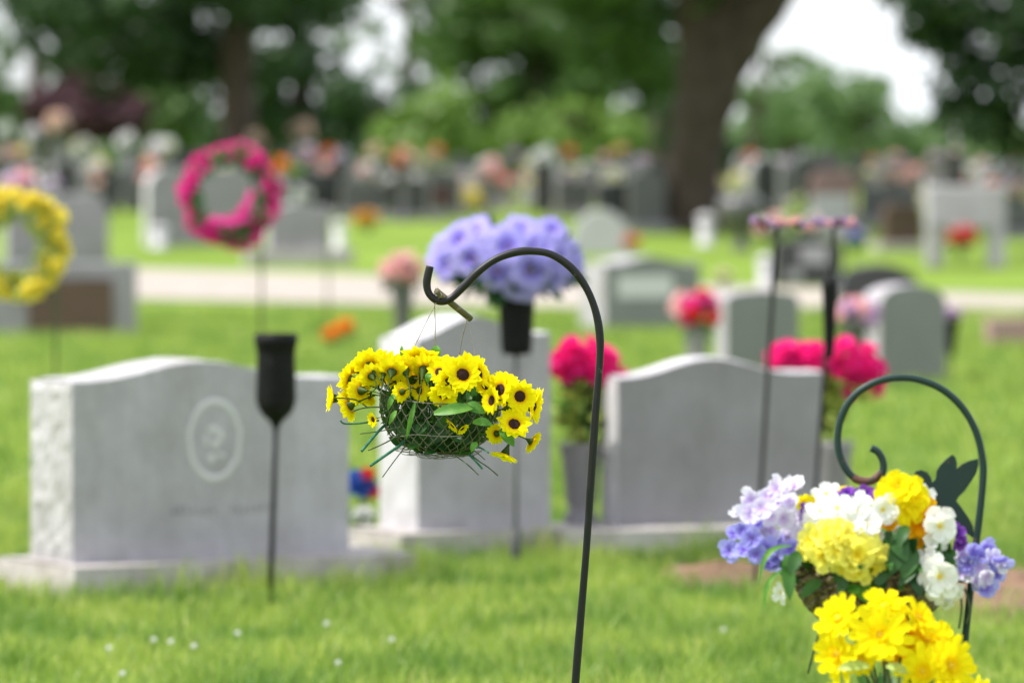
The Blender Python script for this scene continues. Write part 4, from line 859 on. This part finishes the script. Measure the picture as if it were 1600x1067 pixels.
bouquet('flower_spray', 'pale mauve flowers at the shoulder of the grey headstone behind the plaque block', 78, 296, 24, 57.2, ['mauve_p', 'whitef_p'], 12)
bouquet('hanging_flowers', 'pink and white flowers round the top of the left dark rod', 1205, 350, 30, 16.6, ['palepink_p', 'mauve_p', 'whitef_p'], 14, None, foliage=False, squash=.5) if False else None
bouquet('flower_spray', 'pink and white flowers behind the top of the left dark rod', 1205, 352, 28, Yg(440), ['palepink_p', 'mauve_p', 'whitef_p'], 14, squash=.6)
bouquet('flower_spray', 'pale pink flowers behind the top of the right dark rod', 1262, 350, 26, Yg(438), ['palepink_p', 'whitef_p'], 12, squash=.6)
bouquet('flower_spray', 'mauve and blue flowers right of the right dark rod', 1335, 372, 22, Yg(436), ['mauve_p', 'bluef_p', 'whitef_p'], 12)

# ------------------------------------------------------------------ far rows of stones; (x0,x1,ytop,ybase,mat,shape,label)
far = [(118, 172, 262, 322, 'dark', 'flat', 'dark headstone behind the shoulder of the grey headstone, left'), (175, 258, 268, 322, 'black', 'flat', 'long black headstone between the yellow and pink wreaths'),
       (74, 126, 232, 300, 'grey2', 'round', 'grey headstone under the peach flower bunch at far left'), (452, 530, 270, 338, 'black', 'flat', 'black headstone right of the pink wreath in the far row'), (535, 602, 288, 342, 'dark', 'flat', 'dark headstone just behind the amber flower ball'),
       (606, 668, 280, 345, 'black', 'round', 'black headstone left of the petunias in the far row'), (672, 720, 272, 340, 'dark', 'flat', 'dark headstone behind the left side of the petunias'), (700, 745, 268, 330, 'white', 'arch', 'pale arched headstone above the petunias, left one'),
       (750, 796, 245, 330, 'grey2', 'arch', 'tall grey arched headstone above the petunias'), (822, 876, 236, 322, 'white', 'arch', 'tall white arched headstone above the petunias, right one'), (872, 925, 282, 340, 'dark', 'flat', 'dark headstone with maroon flowers above the petunias'),
       (935, 990, 285, 352, 'black', 'round', 'black headstone left of the big tree trunk'), (985, 1040, 270, 362, 'dark', 'round', 'dark grey headstone touching the left side of the big tree trunk'), (905, 965, 258, 320, 'grey2', 'round', 'grey headstone in the second far row left of the big tree'),
       (1168, 1222, 248, 330, 'white', 'arch', 'white arched headstone above the dark urn'), (1222, 1258, 262, 322, 'dark', 'round', 'small dark headstone right of the white arched one'), (1268, 1338, 268, 342, 'pinkstone', 'round', 'reddish headstone behind the two dark rods'),
       (1272, 1330, 305, 372, 'white', 'flat', 'white low headstone in front of the reddish one'), (1350, 1436, 292, 352, 'dark', 'flat', 'dark headstone left of the pale granite monument'), (1362, 1432, 262, 318, 'pinkstone', 'flat', 'brown pink headstone far back left of the monument'),
       (1385, 1442, 320, 392, 'brown', 'round', 'brown headstone directly left of the pale granite monument'), (1572, 1640, 325, 372, 'dark', 'flat', 'dark headstone at the right edge'), (1535, 1600, 268, 322, 'grey2', 'arch', 'grey headstone behind the monument at the right edge'),
       (545, 600, 255, 312, 'grey2', 'flat', 'grey headstone in the back row above the amber flower ball'), (-20, 40, 232, 290, 'grey2', 'flat', 'grey headstone in the back row at the left edge'), (190, 232, 240, 300, 'grey2', 'arch', 'small grey arched headstone left of the pink wreath'),
       (635, 690, 245, 305, 'grey2', 'flat', 'low grey headstone in the back row left of the petunias'), (1130, 1172, 300, 352, 'grey2', 'round', 'grey headstone behind the dark urn'), (1448, 1500, 275, 325, 'grey2', 'flat', 'grey headstone behind the pale granite monument, left'), (275, 330, 238, 292, 'dark', 'flat', 'dark headstone behind the top of the pink wreath')]
for i, (x0, x1, yt, yb, mt, sh, lab) in enumerate(far):
    Y = Yg(yb) if yb >= 292 else 79.5
    fstone(lab, x0, x1, yt, yb, mt, 'white' if mt in ('grey2', 'white') else None, sh, R(random.uniform(2, 14)), .2, Y=Y, rise=.35, n=10, base=.08, bx=.1)
# far flowers: (x, y, r, colour list, label)
ff = [(90, 196, 20, ['peach_p'], 'round peach flower bunch above the far left stones'), (50, 214, 17, ['mauve_p', 'whitef_p'], 'pale mauve bunch left of the round peach one'), (8, 205, 14, ['whitef_p'], 'white bunch at the far left edge'), (130, 232, 20, ['cream_p', 'whitef_p'], 'cream bunch right of the round peach one'), (152, 266, 17, ['palepink_p', 'whitef_p'], 'tall pale pink bunch beside the dark headstone at left'),
      (196, 224, 17, ['whitef_p'], 'white bunch left of the pink wreath, small one'), (250, 240, 26, ['whitef_p', 'whitef_p', 'cream_p'], 'large white bunch just left of the pink wreath'), (232, 258, 12, ['orangef_p', 'peach_p'], 'orange tinted bunch under the large white one'),
      (400, 222, 17, ['peach_p'], 'peach bunch right above the pink wreath'), (474, 208, 21, ['peach_p'], 'tall peach bunch right of the pink wreath'), (478, 245, 20, ['whitef_p', 'mauve_p'], 'white mauve bunch under the tall peach one'), (440, 262, 16, ['amber_p', 'orangef_p'], 'orange yellow bunch beside the pink wreath'), (465, 272, 13, ['lime_p'], 'lime green bunch right of the pink wreath'), (470, 305, 15, ['whitef_p'], 'round white bunch over the stepped grey headstone'),
      (532, 250, 17, ['whitef_p', 'mauve_p'], 'white mauve bunch above the black far headstone'), (510, 262, 12, ['palepink_p'], 'small rosy bunch left of the white mauve one'), (584, 240, 16, ['cream_p', 'peach_p'], 'cream peach bunch above the amber flower ball'), (575, 270, 18, ['palepink_p', 'whitef_p'], 'rosy white bunch below the cream peach one'), (632, 250, 19, ['peach_p', 'coral_p'], 'brownish peach bunch left of the petunias'), (668, 258, 19, ['cream_p'], 'cream bunch left of the petunias'),
      (715, 285, 18, ['whitef_p', 'palepink_p'], 'white bunch above the left petunias'), (738, 313, 19, ['yelf_p'], 'yellow bunch touching the top of the petunias'), (762, 270, 22, ['palepink_p', 'whitef_p'], 'pale pink bunch between the arched stones above the petunias'), (795, 298, 22, ['whitef_p', 'cream_p'], 'white bunch above the middle of the petunias'), (790, 316, 12, ['coral_p'], 'coral bunch touching the top of the petunias'), (850, 250, 20, ['whitef_p'], 'white bunch on the tall white arched headstone'), (890, 298, 16, ['maroon_p'], 'maroon bunch above the right petunias'),
      (690, 312, 13, ['maroon_p'], 'dark maroon bunch above the left petunias'), (925, 275, 20, ['whitef_p', 'cream_p'], 'white bunch left of the big tree trunk'), (960, 282, 20, ['cream_p', 'whitef_p'], 'cream white bunch near the big tree trunk'), (905, 318, 13, ['mauve_p'], 'mauve bunch above the right petunias'), (1118, 297, 20, ['palepink_p', 'peach_p'], 'round pink bunch just right of the big tree trunk'), (1160, 290, 19, ['cream_p'], 'cream tan bunch above the dark urn'),
      (1300, 285, 20, ['peach_p', 'coral_p'], 'peach bunch on the reddish headstone'), (1320, 325, 16, ['yelf_p', 'cream_p'], 'yellow bunch above the two dark rods'), (1290, 330, 15, ['whitef_p'], 'white bunch beside the yellow one above the dark rods'), (1395, 280, 20, ['peach_p'], 'peach bunch far left of the monument'), (1428, 310, 17, ['yelf_p', 'cream_p'], 'yellow bunch at the left of the monument'), (1500, 284, 15, ['coral_p'], 'coral bunch above the pale granite monument'), (1552, 290, 11, ['coral_p'], 'small coral bunch at the right of the monument top'), (1590, 300, 16, ['peach_p', 'cream_p'], 'peach cream bunch at the right edge'), (1592, 384, 16, ['yelf_p', 'cream_p'], 'pale yellow bunch at the right edge of the lawn'), (1420, 335, 13, ['lime_p', 'cream_p'], 'pale green bunch left of the monument'), (1245, 320, 14, ['cream_p', 'lime_p'], 'pale green bunch right of the dark urn')]
for i, (x, y, r_, mats, lab) in enumerate(ff):
    bouquet('flower_bunch', lab, x, y, r_, 66 + (i * 7 % 9) if y > 240 else 72 + (i % 5), mats, 9, 'granite' if i % 2 else 'dark', group='flower bunches among the far stones', squash=1.15)
xs = [x for x in range(-10, 1060, 34)] + [x for x in range(1150, 1620, 30)]
for i, x in enumerate(xs):
    k = i % 5; wpx = random.uniform(24, 46); yb_ = random.uniform(288, 318); yt_ = yb_ - random.uniform(34, 56)
    mt, lb, gr = (('black', 'small dark headstone packed among the flower bunches of the far rows', 'dark headstones of the far rows'), ('dark', 'small dark headstone packed among the flower bunches of the far rows', 'dark headstones of the far rows'), ('grey2', 'small light headstone packed among the flower bunches of the far rows', 'light headstones of the far rows'))[0 if k in (0, 3) else (1 if k in (1,) else 2)]
    tt, _, _ = fstone(lb, x, x + wpx, yt_, yb_, mt, None, random.choice(['flat', 'arch', 'round']), R(random.uniform(2, 14)), .18, rise=.35, n=8, Y=random.uniform(68, 78)); tt['group'] = gr
fc = {'whitef_p': 'white', 'palepink_p': 'pink', 'cream_p': 'cream', 'coral_p': 'red', 'mauve_p': 'mauve', 'yelf_p': 'yellow'}
for i in range(92):
    x = random.choice([random.uniform(0, 1040), random.uniform(0, 1040), random.uniform(1135, 1600)]); m_ = random.choice(['whitef_p', 'whitef_p', 'palepink_p', 'palepink_p', 'cream_p', 'coral_p', 'mauve_p', 'yelf_p', 'whitef_p'])
    bouquet('flower_bunch', 'tiny blurred %s flower bunch between the crowded headstones of the far rows' % fc[m_], x, random.uniform(232, 292), random.uniform(7, 13), random.uniform(66, 79), [m_], 5, None, 'tiny %s flower bunches of the far rows' % fc[m_], foliage=False)
t = thing('flagpole', 'thin pale pole rising behind the pale granite monument', 'pole', foot(1493, 76)); f = foot(1493, 76); mb = MB(); mb.tube([f, P(1493, 205, 76)], [.035, .025], 10); mb.obj('pole_shaft', M['granite'], t); mb = MB(); mb.blob(P(1493, 203, 76), .05, .05, .05); mb.obj('finial', M['granite'], t)
f = foot(512, 40); t = thing('garden_stake', 'thin dark stake on the lawn below the stepped grey headstone', 'stake', f); mb = MB(); mb.tube([f, P(512, 350, 40)], .008, 6); mb.tube([P(512, 350, 40), P(524, 344, 40), P(530, 356, 40)], .008, 6); mb.obj('stake_rod', M['stemd'], t)

# clover blossoms
clm = MB(); petals(clm, 10, .001, .006, .004, R(50), 'round', 0, .2); petals(clm, 10, .001, .006, .004, R(15), 'round', 0, .2); petals(clm, 8, .001, .006, .003, R(75), 'round', 0, .2); petals(clm, 8, .001, .005, .003, R(-25), 'round', 0, .2); clm = clm.mesh('blossom', M['whitef_p'])
for (x, y) in ((170, 1013), (240, 1000), (267, 1003), (303, 1010), (371, 990), (510, 975), (528, 1036), (612, 1000), (191, 1053), (900, 1040) if False else (1130, 985)):
    Y = Yg(y + 34); f = foot(x, Y); t = thing('clover_flower', 'small white clover blossom in the lawn in front of the headstones', 'flower', f, 'clover blossoms in the front lawn')
    p = P(x, y, Y); mb = MB(); mb.tube([f, p], .0008, 5); mb.obj('stem', M['stemd'], t); inst('blossom', clm, t, p, None, 1.35)

# ------------------------------------------------------------------ trees
M['bark'] = stone_mat('brown_bark', (0.08, 0.058, 0.044), .5, 10, .95, 1.0, .4)
M['tl_dark'] = leaf_mat('dark_green_tree_leaf', (0.014, 0.045, 0.012), (0.038, 0.088, 0.019), .3, True)
M['tl_mid'] = leaf_mat('mid_green_tree_leaf', (0.042, 0.10, 0.017), (0.095, 0.185, 0.03), .35, True)
M['tl_light'] = leaf_mat('light_green_tree_leaf', (0.09, 0.18, 0.025), (0.18, 0.29, 0.045), .35, True)
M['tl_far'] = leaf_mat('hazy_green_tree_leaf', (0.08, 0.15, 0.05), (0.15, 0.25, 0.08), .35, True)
M['tl_purple'] = leaf_mat('purple_tree_leaf', (0.035, 0.012, 0.018), (0.075, 0.022, 0.032), .3, True)
def crown(t, blobs, mat, leafsize, dens, clump=.5, name='crown'):
    dens *= 3.0; leafsize *= 1.35
    """leaf cards in clumps spread through ellipsoids: blobs = (centre, rx, ry, rz)"""
    C, D = [], []
    for (c, rx, ry, rz) in blobs:
        ncl = max(4, int(dens * (rx * rz + rx * ry + ry * rz) / (clump ** 2)))
        for _ in range(ncl):
            d = rng.normal(size=3); d /= np.linalg.norm(d); f = rng.uniform(.35, 1) ** .6; cc = np.array(c) + d * f * np.array([rx, ry, rz])
            m = int(rng.integers(30, 55)); cr = clump * rng.uniform(.6, 1.25); q = rng.normal(size=(m, 3)); q /= np.linalg.norm(q, axis=1)[:, None]
            C.append(cc + q * cr * rng.uniform(.4, 1, (m, 1)) * np.array([1, 1, .7])); D.append(q + d * .4)
    C = np.concatenate(C); D = np.concatenate(D); n = len(C)
    D += rng.normal(size=(n, 3)) * .5; D[:, 2] += .3; D /= np.linalg.norm(D, axis=1)[:, None]
    A = np.cross(D, rng.normal(size=(n, 3))); A /= np.linalg.norm(A, axis=1)[:, None]; B = np.cross(D, A)
    s = leafsize * rng.uniform(.6, 1.2, (n, 1))
    V = np.stack([C - A * s * .5, C + B * s * .28 , C + A * s * .5, C - B * s * .28], 1).astype(np.float32)
    me = bpy.data.meshes.new(name); me.vertices.add(n * 4); me.vertices.foreach_set('co', (V - np.array(wloc(t), np.float32)).ravel())
    me.loops.add(n * 4); me.loops.foreach_set('vertex_index', np.arange(n * 4, dtype=np.int32)); me.polygons.add(n); me.polygons.foreach_set('loop_start', (np.arange(n) * 4).astype(np.int32))
    me.update(calc_edges=True); me.validate(); me.materials.append(mat); o = bpy.data.objects.new(name, me); col.objects.link(o); o.parent = t; return o
def tree(label, x, Y, tw, limbs, blobs, mat, ls=.16, dens=.5, clump=.5, name='tree', autolimb=6):
    """tw trunk radius m; limbs: lists of (px x, px y, radius m); blobs: (px x, px y, rx px, ry px, depth m, depth radius m)"""
    f = foot(x, Y); t = thing(name, label, 'tree', f); mb = MB(); s = Y / F
    for L in limbs:
        pts = [P(a, b, Y) for a, b, r in L]; k = 5; sm_ = smoothline(pts, k); rr = []
        for i in range(len(sm_)):
            q = i / k; j = min(int(q), len(L) - 2); rr.append(L[j][2] + (L[j + 1][2] - L[j][2]) * (q - j))
        rr = [r * (1 + .06 * math.sin(i * 1.3)) for i, r in enumerate(rr)]; mb.tube(sm_, rr, 12)
    B = [(P(a, b, Y + d), rx * s, rd, ry * s) for a, b, rx, ry, d, rd in blobs]
    topl = P(limbs[0][-1][0], limbs[0][-1][1], Y)
    for i in range(autolimb):
        bb = B[i % len(B)]; e = Vector(bb[0]) + Vector((random.uniform(-.5, .5) * bb[1], random.uniform(-.5, .5) * bb[2], random.uniform(-.2, .5) * bb[3])); m_ = topl.lerp(e, .5) + Vector((0, 0, .3)); st = P(limbs[0][-1][0], limbs[0][-1][1], Y)
        mb.tube(smoothline([st, m_, e], 4), [tw * .35 * (1 - q / 9) for q in range(9)], 7)
    mb.obj('trunk', M['bark'], t); crown(t, [(tuple(b[0]), b[1], b[2], b[3]) for b in B], mat, ls, dens, clump); return t
yb = lambda Y: yscr(Y, gz(Y))
tree('big old tree with thick forked brown trunk right of centre', 1082, 64, .33, [[(1084, 364, .40), (1082, 330, .335), (1084, 260, .31), (1090, 190, .30), (1098, 120, .29), (1090, 40, .24), (1085, -60, .22), (1060, -260, .16)], [(1096, 230, .26), (1108, 170, .28), (1140, 90, .27), (1185, 20, .26), (1240, -60, .24), (1330, -240, .15)], [(1100, 150, .26), (1120, 70, .22), (1145, -30, .19), (1160, -200, .13)]],
     [(1000, -120, 190, 100, -1, 2.5), (850, -60, 170, 85, 1, 2.2), (960, 40, 90, 70, 1.5, 1.3), (1180, -330, 330, 200, 0, 3.5), (1390, -200, 160, 90, 0, 2.2), (860, -330, 320, 170, 0, 3.2), (1105, -40, 90, 60, .6, 1.0), (1130, 20, 50, 45, .9, .6), (1000, 90, 55, 70, 2.2, 1.0)], M['tl_mid'], .13, .55, .38)
tree('dark leafy tree with straight trunk behind the pink wreath', 372, 76, .22, [[(372, 292, .27), (372, 200, .23), (370, 100, .22), (372, 0, .20), (378, -150, .18)]],
     [(200, -30, 210, 120, 0, 2.6), (150, 60, 130, 80, 1, 2), (330, 110, 90, 60, 1, 1.4), (380, -60, 180, 90, -.5, 2.4), (260, 70, 110, 50, 1, 1.4), (480, -20, 80, 80, .5, 1.5), (330, -300, 330, 200, 0, 4)], M['tl_dark'], .14, .55, .42)
tree('dark overhanging tree at the right edge', 1760, 58, .3, [[(1760, 380, .34), (1755, 200, .3), (1745, 0, .26), (1740, -150, .2)], [(1752, 40, .15), (1680, -10, .11), (1600, 10, .07), (1520, 30, .04)]],
     [(1560, 10, 140, 80, 0, 1.5), (1590, 120, 115, 70, .5, 1.1), (1530, 150, 60, 40, .2, .7), (1480, -60, 130, 60, -.3, 1.5), (1570, 205, 70, 32, 0, .7), (1470, 30, 70, 45, .3, .8), (1680, 60, 140, 140, 0, 2), (1460, 60, 34, 34, .3, .6), (1640, -220, 300, 150, 0, 3.5), (1440, -10, 70, 40, 0, 1), (1520, 120, 40, 30, .2, .5), (1480, 175, 30, 20, .3, .4)], M['tl_dark'], .12, .42, .32)
tree('purple leaved tree at far left', 125, 92, .12, [[(125, yb(92), .16), (125, 240, .13), (125, 190, .10)]], [(125, 178, 82, 42, 0, 1.5), (100, 150, 50, 35, 0, 1), (185, 185, 45, 34, 0, 1)], M['tl_purple'], .15, .7, .35, autolimb=4)
tree('dark green tree left of the sky gap', 470, 100, .2, [[(470, yb(100), .25), (470, 180, .2), (470, 60, .16)]], [(470, 150, 95, 70, 0, 2), (440, 60, 70, 80, 0, 2), (540, 200, 62, 45, 0, 1.5), (400, 200, 80, 50, 1, 1.5), (470, -20, 60, 60, 0, 1.5)], M['tl_dark'], .18, .6, .5)
tree('dark green tree just under the middle sky gap', 585, 98, .14, [[(585, yb(98), .17), (585, 240, .14), (585, 190, .1)]], [(590, 205, 62, 48, 0, 1.6), (545, 150, 40, 40, 0, 1.2), (640, 160, 30, 40, 0, 1.0)], M['tl_dark'], .16, .45, .42, autolimb=4)
tree('tall thin leaved tree whose branches cross the middle sky gap', 640, 118, .16, [[(640, yb(118), .2), (640, 160, .16), (640, 20, .12)]], [(560, 40, 75, 60, 0, 1.8), (640, 20, 80, 70, 0, 1.8), (640, 120, 50, 50, 0, 1.4), (530, -10, 70, 40, 0, 1.5)], M['tl_mid'], .15, .10, .35, autolimb=8)
tree('leafy tree hidden mostly behind the left edge of the big forked trunk', 1030, 105, .2, [[(1030, yb(105), .24), (1030, 180, .2), (1030, 60, .15)]], [(1020, 60, 60, 90, 0, 1.8), (1040, 180, 50, 70, 0, 1.5), (1130, 240, 40, 30, 0, 1.2), (1010, -40, 80, 60, 0, 1.8)], M['tl_dark'], .18, .5, .48, autolimb=4)
tree('thin leaved tree dappling the sky at the left edge', 60, 108, .15, [[(60, yb(108), .18), (60, 160, .15), (55, 40, .12)]], [(70, 110, 70, 60, 0, 1.5), (10, 30, 80, 60, 0, 1.6), (150, 120, 60, 50, 0, 1.4)], M['tl_mid'], .15, .16, .36, autolimb=8)
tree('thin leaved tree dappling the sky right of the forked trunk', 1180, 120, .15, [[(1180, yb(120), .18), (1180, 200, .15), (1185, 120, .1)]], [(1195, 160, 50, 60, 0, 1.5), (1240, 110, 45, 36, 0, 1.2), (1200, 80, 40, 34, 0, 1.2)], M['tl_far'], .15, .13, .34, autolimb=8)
tree('grey green bushy tree left of the straight trunk', 270, 104, .14, [[(270, yb(104), .18), (270, 210, .12), (270, 180, .1)]], [(265, 200, 80, 50, 0, 1.8), (320, 150, 50, 70, 1, 1.4), (230, 130, 50, 60, 1, 1.4)], M['tl_mid'], .18, .55, .5, autolimb=4)
tree('bright yellow green young tree behind the far stones', 672, 90, .1, [[(672, yb(90), .13), (672, 230, .1), (672, 180, .08)]], [(672, 215, 70, 45, 0, 1.4), (685, 165, 46, 42, 0, 1), (625, 225, 50, 35, .5, 1.1)], M['tl_light'], .15, .75, .36, autolimb=4)
tree('broad green tree between the sky gap and the big trunk', 850, 112, .26, [[(850, yb(112), .3), (850, 150, .26), (850, 40, .2)]], [(840, 210, 125, 48, 0, 2.4), (790, 110, 110, 80, 0, 2.6), (930, 140, 110, 90, 0, 2.6), (730, 40, 95, 60, 0, 2), (870, 20, 150, 80, 0, 3), (1010, 230, 60, 50, 0, 1.6), (700, -60, 110, 60, 0, 2), (760, 225, 60, 40, 0, 1.5)], M['tl_mid'], .2, .62, .55)
tree('light green low tree just left of the big trunk', 900, 100, .12, [[(900, yb(100), .15), (900, 220, .12), (900, 190, .1)]], [(900, 205, 90, 45, 0, 1.6), (960, 215, 50, 40, 0, 1.2), (830, 218, 60, 35, 0, 1.2)], M['tl_light'], .16, .5, .4, autolimb=4)
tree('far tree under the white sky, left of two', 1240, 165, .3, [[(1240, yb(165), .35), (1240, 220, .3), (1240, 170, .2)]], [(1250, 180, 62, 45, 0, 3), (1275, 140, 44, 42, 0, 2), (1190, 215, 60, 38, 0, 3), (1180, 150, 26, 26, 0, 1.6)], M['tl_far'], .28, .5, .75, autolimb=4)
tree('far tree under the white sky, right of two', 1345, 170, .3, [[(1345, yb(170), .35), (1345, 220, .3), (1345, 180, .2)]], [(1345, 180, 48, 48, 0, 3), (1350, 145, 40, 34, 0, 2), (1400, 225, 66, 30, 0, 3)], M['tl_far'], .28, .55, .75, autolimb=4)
tree('small green tree in the far left corner', 0, 98, .14, [[(0, yb(98), .16), (0, 220, .12), (0, 180, .1)]], [(0, 200, 70, 55, 0, 1.6), (-50, 120, 50, 60, 0, 1.4)], M['tl_mid'], .18, .6, .45, autolimb=4)
# far wood that reads as one mass behind everything
wd = thing('woods', 'continuous far green wood behind the cemetery', 'woods', (0, 210, 0)); bl = []
for k in range(56):
    x = -500 + k * 50 + random.uniform(-25, 25); hh = random.uniform(50, 85); bl.append((tuple(P(x, 268 - hh * .5, 205 + random.uniform(-12, 12))), 1.3, 2.5, hh * .6 * 205 / F))
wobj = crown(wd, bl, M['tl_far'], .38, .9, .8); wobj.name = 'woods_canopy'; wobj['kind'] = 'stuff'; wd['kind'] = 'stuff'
